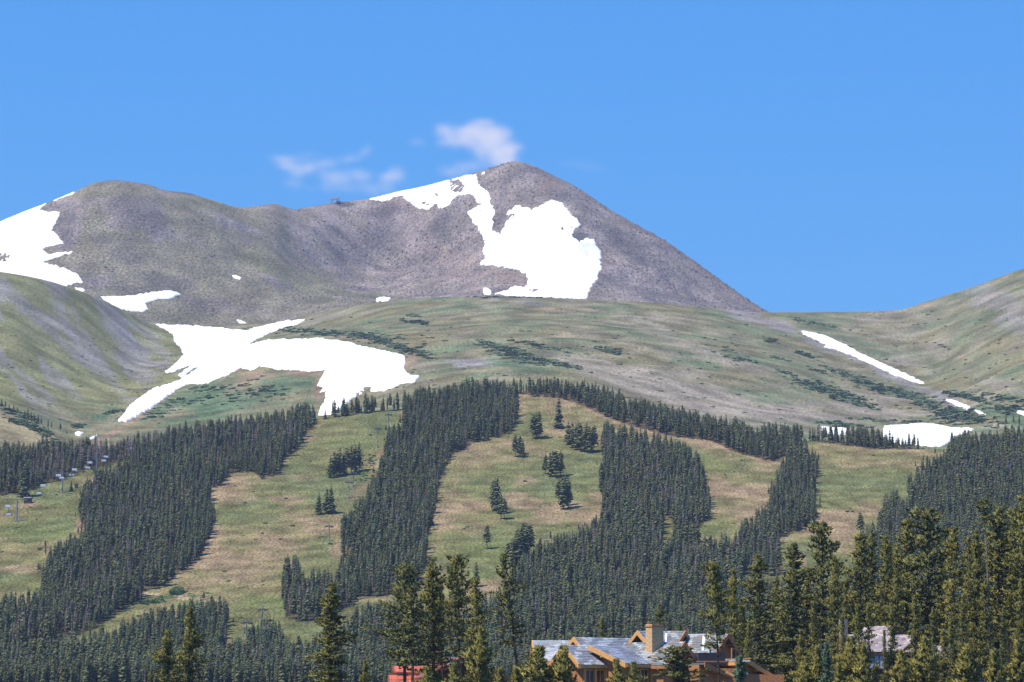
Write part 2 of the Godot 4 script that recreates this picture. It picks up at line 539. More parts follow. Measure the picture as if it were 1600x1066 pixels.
func colour_peaks() -> void:
	var d: Dictionary = strips.mountain
	for a in d.C.size():
		var v: Vector3 = d.P[a]
		var q: Vector2 = d.Q[a]
		var n := n_mid.get_noise_2d(v.x * 0.7, v.z * 0.6)
		var f := n_fine.get_noise_2d(v.x * 0.8, v.z * 0.5)
		var c := ROCK.lerp(TANGREY * 0.85, 0.55 * smoothstep(-0.05, 0.5, n + 0.5 * f))
		c = c.lerp(Color(0.12, 0.115, 0.128), 0.6 * smoothstep(0.1, 0.5, -n + 0.5 * f))
		# stone stripes that run straight down the slope
		var st := n_fine.get_noise_2d((v.x - 0.25 * v.z) * 1.3, v.z * 0.12)
		c = c.lerp(TANGREY, 0.35 * smoothstep(0.1, 0.5, st))
		if q.x < 700.0:
			var g := smoothstep(-0.25, 0.3, n + 0.3 * f + 0.55 - absf(q.x - 330.0) * 0.0012 + (q.y - 420.0) * 0.002)
			g *= smoothstep(640.0, 480.0, q.x + (470.0 - q.y) * 0.9)
			c = c.lerp(OLIVE.lerp(TUNDRA, 0.35), 0.66 * g)
		d.C[a] = c
	for q in [[215, 330, 80, 26, 8, 0.6], [200, 400, 60, 22, 20, 0.4], [300, 470, 120, 12, 10, 0.5], [250, 440, 90, 14, 15, 0.4]]:
		paint(d, q[0], q[1], q[2], q[3], q[4], Color(0.17, 0.145, 0.148), q[5], 0.9)
	for q in [[300, 312, 70, 7, 10, 0.6], [480, 440, 130, 18, 20, 0.6], [400, 400, 90, 16, 25, 0.5], [600, 462, 60, 5, 5, 0.7]]:
		paint(d, q[0], q[1], q[2], q[3], q[4], OLIVE.lerp(TUNDRA, 0.5), q[5], 0.8)
	for q in [[860, 290, 30, 14, 30, 0.5], [990, 352, 110, 5, 33, 0.6], [1110, 432, 110, 5, 36, 0.6], [945, 410, 14, 26, 20, 0.5], [790, 432, 40, 16, 10, 0.5], [650, 320, 60, 10, 10, 0.4], [700, 400, 90, 30, 40, 0.25]]:
		paint(d, q[0], q[1], q[2], q[3], q[4], REDROCK, q[5], 0.8)
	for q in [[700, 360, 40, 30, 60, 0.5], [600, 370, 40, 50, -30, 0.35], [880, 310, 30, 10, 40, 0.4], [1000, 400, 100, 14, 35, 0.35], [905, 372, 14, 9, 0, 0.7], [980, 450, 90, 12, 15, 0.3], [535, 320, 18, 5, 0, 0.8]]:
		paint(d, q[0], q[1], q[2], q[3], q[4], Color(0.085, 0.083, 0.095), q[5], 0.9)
	paint_line(d, [[462, 330], [490, 370], [525, 405], [590, 440], [640, 462]], 6.0, Color(0.24, 0.21, 0.17), 0.6, 0.5)
	paint_line(d, [[470, 322], [510, 350], [560, 395], [640, 450]], 5.0, Color(0.22, 0.19, 0.17), 0.4, 0.6)


# ---------------------------------------------------------------- snow lying in hollows: a slab of its own on the slope
var snow_outlines := []


func ragged_outline(pts: Array, amp: float) -> PackedVector2Array:
	var out := PackedVector2Array()
	for i in pts.size():
		var a := Vector2(pts[i][0], pts[i][1])
		var b := Vector2(pts[(i + 1) % pts.size()][0], pts[(i + 1) % pts.size()][1])
		var n := maxi(1, int(a.distance_to(b) / 3.0))
		for j in n:
			var q := a.lerp(b, float(j) / n)
			out.append(q + Vector2(n_fine.get_noise_2d(q.x * 9.0, q.y * 9.0), n_fine.get_noise_2d(q.x * 9.0 + 700.0, q.y * 9.0) * 0.7) * amp)
	return out


func snowfield(label: String, s0: float, s1: float, pts: Array, amp: float, rocks := 0.0, holes: Array = [], depth := 1.3) -> void:
	var poly := ragged_outline(pts, amp)
	snow_outlines.append(poly)
	var cut := []
	for h in holes:
		cut.append(ragged_outline(h, amp * 1.3))
	var lo := Vector2(1e9, 1e9)
	var hi := -lo
	for q in poly:
		lo = lo.min(q)
		hi = hi.max(q)
	var step := 1.3
	var w := int((hi.x - lo.x) / step) + 5
	var h := int((hi.y - lo.y) / (step * 0.75)) + 5
	var P := PackedVector3Array()
	P.resize(w * h)
	var inside := PackedByteArray()
	inside.resize(w * h)
	for i in w:
		var u := uv(lo.x + (i - 2) * step, (lo.y + hi.y) * 0.5).x
		var p := profile(u)
		var pys := PackedFloat32Array()
		for k in 121:
			pys.append(pix(land(p, lerpf(s0, s1, k / 120.0))).y)
		var k := 120
		for j in h:
			var py := lo.y + (j - 2) * step * 0.75
			while k > 0 and pys[k] < py:
				k -= 1
			var t := 0.0
			if k < 120:
				t = clampf((pys[k] - py) / maxf(pys[k] - pys[k + 1], 0.01), 0.0, 1.0)
			var v := land(p, lerpf(s0, s1, (k + t) / 120.0))
			P[j * w + i] = v
			var q := pix(v)
			q += amp * 0.9 * Vector2(n_fine.get_noise_2d(v.x * 3.1, v.z * 2.2), n_fine.get_noise_2d(v.x * 3.1 + 800.0, v.z * 2.2))
			var ok := k > 0 and k < 120 and Geometry2D.is_point_in_polygon(q, poly)
			if ok:
				for c in cut:
					if Geometry2D.is_point_in_polygon(q, c) and (n_fine.get_noise_2d(v.x * 3.0, v.z * 3.0) < 0.25):
						ok = false
				if rocks > 0.0 and n_fine.get_noise_2d(v.x * 2.2, v.z * 1.4) > rocks:
					ok = false
			inside[j * w + i] = 1 if ok else 0
	var V := PackedVector3Array()
	var I := PackedInt32Array()
	var where := {}
	for j in range(1, h - 1):
		for i in range(1, w - 1):
			var a := j * w + i
			if not (inside[a] or inside[a + 1] or inside[a + w] or inside[a + w + 1]):
				continue
			var c := [0, 0, 0, 0]
			for n in 4:
				var b: int = a + [0, 1, w, w + 1][n]
				if not where.has(b):
					where[b] = V.size()
					var near := 0
					if inside[b]:
						for e in [-1, 1, -w, w]:
							near += inside[b + e]
					V.append(P[b] + Vector3(0, -1.2 if not inside[b] else depth * (0.35 + 0.16 * near), 0))
				c[n] = where[b]
			I.append_array([c[0], c[1], c[2], c[1], c[3], c[2]])
	var st := SurfaceTool.new()
	st.begin(Mesh.PRIMITIVE_TRIANGLES)
	for v in V:
		st.add_vertex(v)
	for k in I:
		st.add_index(k)
	st.generate_normals()
	var o := mesh_node("snowfield", st.commit(), M.snow)
	tag(o, label, "snowfield", "old snow left in the hollows of the mountains")


func make_snow() -> void:
	snowfield("big jagged snowfield in the middle of the pointed grey peak", 16.0, 18.0, [[766, 315], [750, 320], [731, 331], [738, 346], [750, 362], [758, 378], [753, 387], [758, 402], [747, 413], [778, 416], [802, 420], [822, 428], [828, 436], [819, 449], [806, 447],
		[790, 455], [768, 459], [800, 463], [841, 466], [916, 467], [920, 455], [931, 440], [939, 421], [939, 393], [928, 374], [916, 372], [908, 378], [900, 376], [894, 365], [908, 352], [900, 341], [891, 334], [880, 318], [862, 312], [847, 320], [831, 330], [825, 325], [806, 321], [794, 331], [790, 349], [781, 366], [770, 359], [770, 340], [775, 331], [767, 321]], 3.2, 0.62,
		[[[771, 340], [778, 345], [783, 352], [782, 366], [775, 362], [770, 352]], [[790, 336], [803, 334], [800, 344], [790, 350]], [[876, 356], [882, 354], [880, 362]], [[826, 452], [842, 451], [838, 458], [828, 457]]])
	snowfield("slanting snow band along the ridge left of the pointed summit", 16.0, 18.0, [[577, 312], [593, 306], [608, 302], [640, 295], [667, 288], [710, 279], [728, 274], [743, 272], [749, 290], [763, 301], [767, 318], [746, 318], [742, 309], [735, 303], [718, 305], [710, 308], [698, 323], [684, 325], [682, 318], [670, 328], [653, 326], [645, 320], [639, 316], [628, 305], [616, 308], [605, 314], [591, 315]], 2.6, 0.6,
		[[[701, 283], [716, 281], [728, 290], [724, 298], [712, 303], [703, 297]], [[661, 316], [670, 317], [668, 321], [660, 320]], [[678, 302], [686, 303], [684, 309]]])
	snowfield("small round snow patch at the lower left of the big peak snowfield", 16.0, 18.0, [[755, 451], [762, 450], [768, 455], [767, 461], [757, 461], [754, 456]], 0.8)
	snowfield("tiny white snow fleck just under the pointed summit", 16.0, 18.0, [[752, 270], [758, 268], [757, 272], [752, 273]], 0.5)
	snowfield("wide white snowfield covering the left shoulder of the rounded peak", 16.0, 18.0, [[-60, 374], [-20, 356], [0, 346], [40, 328], [85, 309], [118, 297], [114, 304], [95, 310], [75, 316], [59, 328], [75, 331], [95, 330], [90, 340], [86, 349], [80, 360], [92, 370], [99, 381], [80, 384], [63, 389], [75, 397], [95, 395], [113, 393], [108, 397], [99, 399], [67, 410], [97, 419], [122, 429], [129, 442], [115, 444], [101, 447], [76, 442], [34, 432], [0, 428], [-60, 424]], 2.2, 0.0,
		[[[-10, 396], [10, 396], [19, 402], [10, 408], [-10, 411]]])
	snowfield("small snow sliver below the tip of the wide left snowfield", 16.0, 18.0, [[117, 450], [125, 450], [134, 454], [128, 457], [119, 456]], 0.6)
	snowfield("ragged snow patch low between the rounded peak and the green shoulder", 16.0, 18.0, [[156, 464], [203, 463], [236, 457], [266, 454], [283, 460], [270, 466], [241, 469], [226, 475], [232, 484], [219, 488], [198, 486], [177, 478]], 1.6)
	snowfield("short snow fleck alone on the right slope of the rounded peak", 16.0, 18.0, [[361, 431], [370, 431], [378, 434], [374, 437], [366, 435]], 0.5)
	snowfield("thin snow fleck at the foot of the rounded peak above the valley saddle", 16.0, 18.0, [[369, 500], [377, 501], [386, 505], [374, 506]], 0.4)
	snowfield("little snow patch where the green dome meets the grey cirque", 16.0, 18.0, [[587, 467], [596, 464], [611, 466], [606, 472], [588, 472]], 0.5)
	snowfield("large forked snowfield filling the gully left of the green dome", 12.0, 14.0, [[243, 507], [287, 509], [346, 513], [385, 518], [400, 512], [440, 503], [456, 500], [452, 503], [478, 499], [465, 507], [440, 513], [420, 521], [398, 532], [388, 540], [376, 542], [385, 540], [420, 532], [470, 531], [502, 529], [520, 533], [545, 535], [560, 541], [590, 547], [615, 552], [632, 557], [634, 568], [630, 577], [640, 587], [655, 588], [648, 598], [625, 600], [600, 612], [575, 612], [555, 620], [540, 632], [527, 645], [518, 657], [505, 657], [497, 652], [499, 640], [510, 622], [506, 617], [512, 609], [499, 615], [505, 606], [495, 603], [502, 590], [509, 578], [492, 580], [470, 580], [456, 578], [432, 578], [418, 574], [405, 573], [392, 579], [375, 575], [371, 578], [350, 588], [321, 600], [291, 600], [270, 613], [236, 638], [198, 659], [184, 659], [203, 634], [236, 609], [270, 599], [285, 592], [314, 573], [302, 576], [285, 590], [278, 587], [302, 569], [259, 585], [258, 581], [270, 573], [287, 554], [281, 543], [272, 533], [270, 522]], 1.7, 0.0,
		[[[556, 616], [572, 605], [585, 607], [572, 614], [557, 622]]], 1.6)
	snowfield("long narrow snow strip slanting down the right side of the green dome", 12.0, 14.0, [[1252, 517], [1270, 520], [1288, 525], [1303, 531], [1319, 538], [1350, 555], [1381, 569], [1413, 583], [1447, 600], [1428, 597], [1397, 586], [1366, 572], [1331, 556], [1306, 546], [1288, 543], [1290, 539], [1275, 531], [1256, 523]], 1.4)
	snowfield("short slanting snow patch below the long strip at right", 12.0, 14.0, [[1475, 624], [1490, 626], [1516, 636], [1514, 642], [1494, 634]], 0.9)
	snowfield("tiny snow sliver at the lower end of the right gully", 12.0, 14.0, [[1522, 641], [1532, 643], [1541, 648], [1530, 647]], 0.5)
	snowfield("snow sliver cut off by the right edge above the forest", 12.0, 14.0, [[1583, 642], [1600, 643], [1625, 646], [1625, 650], [1598, 649]], 0.6)
	snowfield("flat snowfield lying behind the tree row at the top of the right run", 11.0, 14.0, [[1381, 666], [1413, 664], [1438, 662], [1466, 664], [1484, 669], [1525, 670], [1510, 677], [1495, 681], [1485, 690], [1470, 699], [1444, 697], [1410, 695], [1390, 690], [1380, 682]], 1.2)
	snowfield("small snow patch glimpsed through trees left of the flat snowfield", 11.0, 14.0, [[1283, 667], [1300, 669], [1325, 670], [1322, 680], [1300, 681], [1284, 675]], 0.9)
	snowfield("small snow patch in the valley bottom beside the grassy knoll", 11.5, 14.0, [[116, 677], [122, 675.5], [131, 677], [127, 680], [122, 682], [118, 680]], 1.0)
	snowfield("thin upper snow streak in the brown gully mouth", 11.5, 14.0, [[138, 686], [145, 683], [152, 680], [148, 685], [140, 688]], 0.4)


# loose blocks on the stony faces of the peaks
func plant_talus() -> void:
	var r := RandomNumberGenerator.new()
	r.seed = 404
	var kinds := []
	for n in 3:
		var V := PackedVector3Array()
		var C := PackedColorArray()
		var top := [Vector3(-0.3, 0.6, 0.2), Vector3(0.35, 0.75, 0.1), Vector3(0.1, 0.55, -0.4)]
		var ring := []
		for k in 5:
			var a := TAU * (k + r.randf_range(-0.3, 0.3)) / 5.0
			ring.append(Vector3(cos(a) * r.randf_range(0.7, 1.1), r.randf_range(-0.1, 0.25), sin(a) * r.randf_range(0.7, 1.1)))
		var peak := Vector3(r.randf_range(-0.3, 0.3), r.randf_range(0.6, 0.9), r.randf_range(-0.3, 0.3))
		for k in 5:
			var p: Vector3 = ring[k]
			var q: Vector3 = ring[(k + 1) % 5]
			var t: Vector3 = top[k % 3]
			tri(V, C, p, (peak + t) * 0.5, q, Color.WHITE)
			tri(V, C, p, q, (p + q) * 0.5 + Vector3(0, -1.0, 0), Color.WHITE)
			tri(V, C, p, (peak + t) * 0.5, peak + t * 0.2, Color.WHITE)
			tri(V, C, q, peak + t * 0.2, (peak + t) * 0.5, Color.WHITE)
		kinds.append(soup(V, C))
	var lists := [[], [], []]
	var boxes := []
	for p in snow_outlines:
		var b := Rect2(p[0], Vector2.ZERO)
		for q in p:
			b = b.expand(q)
		boxes.append(b.grow(2.0))
	var px := -10.0
	while px < 1215.0:
		var p := profile(uv(px, 400.0).x)
		var stony := smoothstep(380.0, 640.0, px) * 0.85 + 0.15
		for k in int(60 * stony):
			var s := 16.0 + 2.0 * r.randf()
			var v := land(p, s) + Vector3(r.randf_range(-1.5, 1.5), 0, 0)
			var size := r.randf_range(0.6, 1.3) + (1.3 if r.randf() < 0.08 else 0.0)
			if n_mid.get_noise_2d(v.x * 0.8, v.z * 0.8) + r.randf_range(-0.5, 0.5) < -0.1:
				continue
			var q := pix(v)
			var on_snow := false
			for n in boxes.size():
				if boxes[n].has_point(q) and Geometry2D.is_point_in_polygon(q, snow_outlines[n]):
					on_snow = true
			if not on_snow:
				lists[r.randi() % 3].append([v, size])
		px += 1.6
	var root := Node3D.new()
	root.name = "talus"
	add_child(root)
	tag(root, "grey broken talus blocks strewn over the stony peaks", "rocks", "", "stuff")
	for n in 3:
		var mm := MultiMesh.new()
		mm.transform_format = MultiMesh.TRANSFORM_3D
		mm.use_colors = true
		mm.mesh = kinds[n]
		mm.instance_count = lists[n].size()
		for i in lists[n].size():
			var s: float = lists[n][i][1]
			mm.set_instance_transform(i, Transform3D(Basis(Vector3.UP, r.randf() * TAU).scaled(Vector3(s * r.randf_range(0.8, 1.5), s, s)), lists[n][i][0]))
			var t := r.randf_range(0.75, 1.2)
			mm.set_instance_color(i, Color(0.21 * t, 0.185 * t, 0.187 * t))
		var o := MultiMeshInstance3D.new()
		o.multimesh = mm
		o.material_override = M.shrub
		o.name = "rocks"
		o.set_meta("kind", "stuff")
		root.add_child(o, true)


# ---------------------------------------------------------------- conifers of the slopes (a dozen pixels wide)
func tri(V: PackedVector3Array, C: PackedColorArray, a: Vector3, b: Vector3, c: Vector3, col: Color) -> void:
	V.append(a)
	V.append(b)
	V.append(c)
	C.append(col)
	C.append(col)
	C.append(col)


func soup(V: PackedVector3Array, C: PackedColorArray) -> ArrayMesh:
	var N := PackedVector3Array()
	N.resize(V.size())
	for i in range(0, V.size(), 3):
		var n := (V[i + 2] - V[i]).cross(V[i + 1] - V[i])
		n = n.normalized() if n.length_squared() > 0.0 else Vector3.UP
		N[i] = n
		N[i + 1] = n
		N[i + 2] = n
	var arr := []
	arr.resize(Mesh.ARRAY_MAX)
	arr[Mesh.ARRAY_VERTEX] = V
	arr[Mesh.ARRAY_NORMAL] = N
	arr[Mesh.ARRAY_COLOR] = C
	var m := ArrayMesh.new()
	m.add_surface_from_arrays(Mesh.PRIMITIVE_TRIANGLES, arr)
	return m


# foliage is shaded as the rounded mass that many needles make: normals lean outwards from the stem
func soup_round(V: PackedVector3Array, C: PackedColorArray, k: float, low: float) -> ArrayMesh:
	var N := PackedVector3Array()
	N.resize(V.size())
	for i in range(0, V.size(), 3):
		var n := (V[i + 2] - V[i]).cross(V[i + 1] - V[i])
		n = n.normalized() if n.length_squared() > 0.0 else Vector3.UP
		var mid := (V[i] + V[i + 1] + V[i + 2]) / 3.0
		var out := Vector3(mid.x, 0, mid.z).normalized() + Vector3(0, 0.4, 0)
		if n.dot(out) < 0.0:
			var t := V[i + 1]
			V[i + 1] = V[i + 2]
			V[i + 2] = t
			n = -n
		n = n.lerp(out.normalized(), k if mid.y > low else 0.0).normalized()
		N[i] = n
		N[i + 1] = n
		N[i + 2] = n
	var arr := []
	arr.resize(Mesh.ARRAY_MAX)
	arr[Mesh.ARRAY_VERTEX] = V
	arr[Mesh.ARRAY_NORMAL] = N
	arr[Mesh.ARRAY_COLOR] = C
	var m := ArrayMesh.new()
	m.add_surface_from_arrays(Mesh.PRIMITIVE_TRIANGLES, arr)
	return m


func trunk_soup(V: PackedVector3Array, C: PackedColorArray, h: float, r: float, col: Color, sides := 5, bend := 0.0) -> void:
	var steps := 5
	for k in steps:
		var y0 := h * k / steps
		var y1 := h * (k + 1) / steps
		var r0 := r * (1.0 - 0.92 * float(k) / steps)
		var r1 := r * (1.0 - 0.92 * float(k + 1) / steps)
		var b0 := Vector3(bend * sin(k * 1.3), y0, bend * cos(k * 1.7) * 0.6)
		var b1 := Vector3(bend * sin((k + 1) * 1.3), y1, bend * cos((k + 1) * 1.7) * 0.6)
		if k == 0:
			b0 = Vector3.ZERO
		for i in sides:
			var a0 := TAU * i / sides
			var a1 := TAU * (i + 1) / sides
			var p := b0 + Vector3(cos(a0), 0, sin(a0)) * r0
			var q := b0 + Vector3(cos(a1), 0, sin(a1)) * r0
			var s := b1 + Vector3(cos(a0), 0, sin(a0)) * r1
			var t := b1 + Vector3(cos(a1), 0, sin(a1)) * r1
			tri(V, C, p, q, s, col)
			tri(V, C, q, t, s, col)


# one conifer 1 m tall: whorls of drooping boughs round a trunk
func slope_conifer(seed_: int, base: float, radius: float, col: Color, tip: float) -> ArrayMesh:
	var r := RandomNumberGenerator.new()
	r.seed = seed_
	var V := PackedVector3Array()
	var C := PackedColorArray()
	trunk_soup(V, C, 0.97, 0.011, Color(0.1, 0.075, 0.06), 4)
	var tiers := 19
	for k in tiers:
		var f := float(k) / tiers
		var y := lerpf(base, 0.985, f + r.randf_range(-0.02, 0.02))
		var swell := pow(1.0 - f, tip) * minf(1.0, 0.55 + f * 4.0)
		var n := 7 if f < 0.75 else 5
		var a0 := r.randf() * TAU
		for i in n:
			var len := radius * swell * r.randf_range(0.55, 1.2) + 0.008
			if r.randf() < 0.1:
				len *= 0.4
			var a := a0 + TAU * (i + r.randf_range(-0.3, 0.3)) / n
			var dir := Vector3(cos(a), 0, sin(a))
			var side := Vector3(-sin(a), 0, cos(a)) * len * r.randf_range(0.3, 0.48)
			var drop := len * r.randf_range(0.05, 0.6)
			var up := len * r.randf_range(0.25, 0.6) + 0.01
			var root := Vector3(0, y, 0)
			var end := root + dir * len - Vector3(0, drop, 0)
			var mid := root + dir * len * 0.6 - Vector3(0, drop * 0.3, 0)
			var c := col * r.randf_range(0.75, 1.25)
			c.a = 1.0
			tri(V, C, root + Vector3(0, up, 0), mid + side, end, c)
			tri(V, C, root + Vector3(0, up, 0), end, mid - side, c)
			tri(V, C, mid + side - Vector3(0, drop * 0.6, 0), end + Vector3(0, up * 0.25, 0), mid - side - Vector3(0, drop * 0.7, 0), c)
	return soup_round(V, C, 0.7, base)


func dead_conifer(seed_: int) -> ArrayMesh:
	var r := RandomNumberGenerator.new()
	r.seed = seed_
	var V := PackedVector3Array()
	var C := PackedColorArray()
	var grey := Color(0.25, 0.205, 0.205)
	trunk_soup(V, C, 0.98, 0.010, grey, 4)
	for k in 70:
		var f := r.randf()
		var y := lerpf(0.2, 0.96, f)
		var a := r.randf() * TAU
		var len := 0.105 * (1.0 - 0.75 * f) * r.randf_range(0.5, 1.2)
		var dir := Vector3(cos(a), r.randf_range(-0.5, 0.25), sin(a)) * len
		var side := Vector3(-sin(a), 0.5, cos(a)) * 0.012
		tri(V, C, Vector3(0, y, 0), Vector3(0, y, 0) + dir + side, Vector3(0, y, 0) + dir * 0.8 - side, grey * r.randf_range(0.7, 1.2))
	return soup(V, C)


var live := []
var dead := []


func make_slope_kinds() -> void:
	var greens := [Color(0.125, 0.148, 0.072), Color(0.11, 0.138, 0.074), Color(0.136, 0.154, 0.07), Color(0.114, 0.144, 0.08), Color(0.138, 0.152, 0.074), Color(0.08, 0.104, 0.056)]
	var bases := [0.1, 0.05, 0.2, 0.14, 0.28, 0.03]
	var radii := [0.135, 0.145, 0.14, 0.12, 0.15, 0.155]
	var tips := [0.48, 0.66, 0.4, 0.5, 0.36, 0.8]
	for i in 6:
		live.append(slope_conifer(100 + i, bases[i], radii[i], greens[i], tips[i]))
	dead.append(dead_conifer(200))
	dead.append(slope_conifer(301, 0.12, 0.095, Color(0.2, 0.165, 0.168), 0.6))


# outlines of the woods as seen (canopy and trunks), each with its share of dead trees
var woods := []


func set_woods() -> void:
	woods.append(["dark conifer wood behind the left meadow below the grassy knoll", 0.3, [[-140, 660], [0, 670], [20, 680], [32, 698], [56, 694], [60, 674], [84, 682], [110, 682], [137, 680], [182, 677], [219, 672], [250, 672], [250, 700], [215, 715], [192, 722], [160, 730], [128, 736], [91, 752], [68, 757], [41, 768], [0, 775], [-140, 790]]])
	woods.append(["long conifer wood between the left meadow and the left ski run", 0.16, [[219, 684], [251, 667], [292, 662], [347, 655], [380, 645], [427, 636], [475, 631], [495, 640], [499, 655], [480, 676], [468, 699], [444, 720], [439, 741], [408, 748], [396, 738], [365, 740], [342, 760], [321, 769], [335, 790], [336, 818], [320, 855], [314, 874], [272, 900], [255, 919], [223, 924], [219, 941], [196, 947], [176, 964], [150, 982], [91, 1001], [68, 1012], [-140, 1060], [-140, 936], [0, 935], [46, 931], [66, 926], [66, 878], [78, 856], [114, 838], [134, 828], [124, 806], [120, 788], [128, 770], [131, 757], [140, 742], [160, 732], [196, 722]]])
	woods.append(["conifer wood along the bottom left ending at the grassy gap", 0.12, [[-140, 1030], [0, 1012], [70, 1006], [110, 1000], [150, 988], [196, 974], [237, 963], [274, 952], [292, 945], [319, 939], [351, 937], [359, 950], [355, 984], [344, 1010], [360, 1012], [384, 990], [400, 975], [416, 970], [437, 976], [445, 1003], [454, 1010], [481, 1010], [500, 992], [537, 980], [558, 956], [575, 948], [610, 944], [640, 950], [665, 955], [700, 952], [745, 948], [775, 925], [800, 900], [800, 1095], [-140, 1095]]])
	woods.append(["broad conifer wood between the left run and the central meadow", 0.1, [[632, 600], [665, 586], [684, 581], [731, 580], [775, 573], [806, 571], [808, 608], [811, 646], [803, 674], [774, 684], [736, 694], [712, 708], [698, 727], [688, 746], [684, 775], [679, 798], [672, 827], [665, 846], [667, 864], [666, 885], [655, 910], [643, 927], [600, 932], [556, 933], [552, 945], [530, 957], [499, 972], [470, 972], [445, 966], [440, 922], [442, 892], [447, 878], [465, 870], [470, 892], [500, 896], [522, 899], [530, 880], [534, 868], [546, 866], [555, 860], [535, 852], [530, 830], [532, 816], [546, 802], [565, 783], [575, 764], [589, 736], [601, 702], [607, 669], [620, 664], [631, 664], [630, 641]]])
	woods.append(["short row of conifers on the crest at the top of the left run", 0.03, [[517, 622], [537, 616], [556, 614], [575, 612], [590, 600], [615, 595], [650, 590], [665, 600], [640, 640], [594, 643], [546, 650], [520, 652]]])
	woods.append(["belt of conifers along the tree line above the central meadow", 0.05, [[778, 573], [832, 574], [863, 579], [904, 578], [945, 585], [978, 593], [1011, 605], [1061, 617], [1111, 628], [1152, 643], [1193, 649], [1231, 656], [1256, 671], [1294, 662], [1331, 662], [1375, 668], [1394, 669], [1428, 677], [1453, 676], [1480, 673], [1480, 701], [1412, 702], [1366, 702], [1319, 696], [1256, 688], [1245, 700], [1218, 722], [1193, 718], [1152, 708], [1111, 689], [1044, 681], [987, 666], [945, 650], [912, 635], [879, 623], [806, 616], [790, 640], [780, 630]]])
	woods.append(["conifer wood filling the slope between the central meadow and the right run", 0.1, [[941, 690], [940, 667], [949, 661], [962, 674], [987, 671], [1011, 676], [1036, 680], [1061, 688], [1077, 703], [1094, 713], [1102, 738], [1107, 762], [1110, 791], [1107, 809], [1094, 825], [1072, 840], [1060, 846], [1053, 830], [1050, 812], [1038, 806], [1034, 830], [1037, 848], [1069, 850], [1100, 845], [1131, 842], [1150, 840], [1160, 880], [1160, 1095], [790, 1095], [790, 915], [797, 900], [800, 880], [825, 868], [830, 865], [846, 849], [875, 837], [900, 831], [920, 824], [933, 804], [944, 783], [935, 762], [938, 730]]])
	woods.append(["strip of conifers dividing the two right hand ski runs", 0.12, [[1206, 776], [1202, 756], [1218, 733], [1224, 716], [1236, 690], [1256, 690], [1277, 708], [1283, 728], [1276, 745], [1273, 765], [1275, 789], [1279, 817], [1246, 830], [1213, 842], [1220, 866], [1226, 900], [1150, 900], [1150, 830], [1177, 808], [1197, 790]]])
	woods.append(["conifer wood on the far right slope behind the tall pines", 0.08, [[1490, 690], [1482, 676], [1519, 675], [1556, 680], [1587, 667], [1760, 668], [1760, 1095], [1150, 1095], [1165, 905], [1225, 905], [1300, 920], [1340, 880], [1343, 840], [1372, 815], [1374, 795], [1388, 772], [1404, 770], [1412, 786], [1420, 778], [1420, 746], [1444, 720], [1462, 714], [1478, 704]]])
	woods.append(["dark conifers on the slope left of the grassy knoll", 0.03, [[-40, 680], [0, 678], [10, 684], [24, 694], [30, 706], [0, 712], [-40, 715]]])


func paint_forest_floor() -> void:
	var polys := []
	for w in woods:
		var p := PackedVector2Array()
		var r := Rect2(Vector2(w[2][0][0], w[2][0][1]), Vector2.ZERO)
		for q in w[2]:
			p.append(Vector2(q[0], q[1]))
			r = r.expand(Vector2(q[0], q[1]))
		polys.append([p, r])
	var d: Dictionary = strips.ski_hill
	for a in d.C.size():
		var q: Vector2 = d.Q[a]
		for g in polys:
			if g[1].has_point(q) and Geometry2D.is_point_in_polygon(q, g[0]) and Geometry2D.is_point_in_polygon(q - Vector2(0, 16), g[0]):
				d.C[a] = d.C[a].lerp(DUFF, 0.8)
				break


func tree_at(called: String, label: String, category: String, group: String, m: Mesh, v: Vector3, h: float, turn: float, fat := 1.0) -> void:
	var o := mesh_node(called, m, M.tree)
	o.position = v - Vector3(0, 0.3, 0)
	o.scale = Vector3(h * fat, h, h * fat)
	o.rotation.y = turn
	tag(o, label, category, group)


const SINGLES := 200


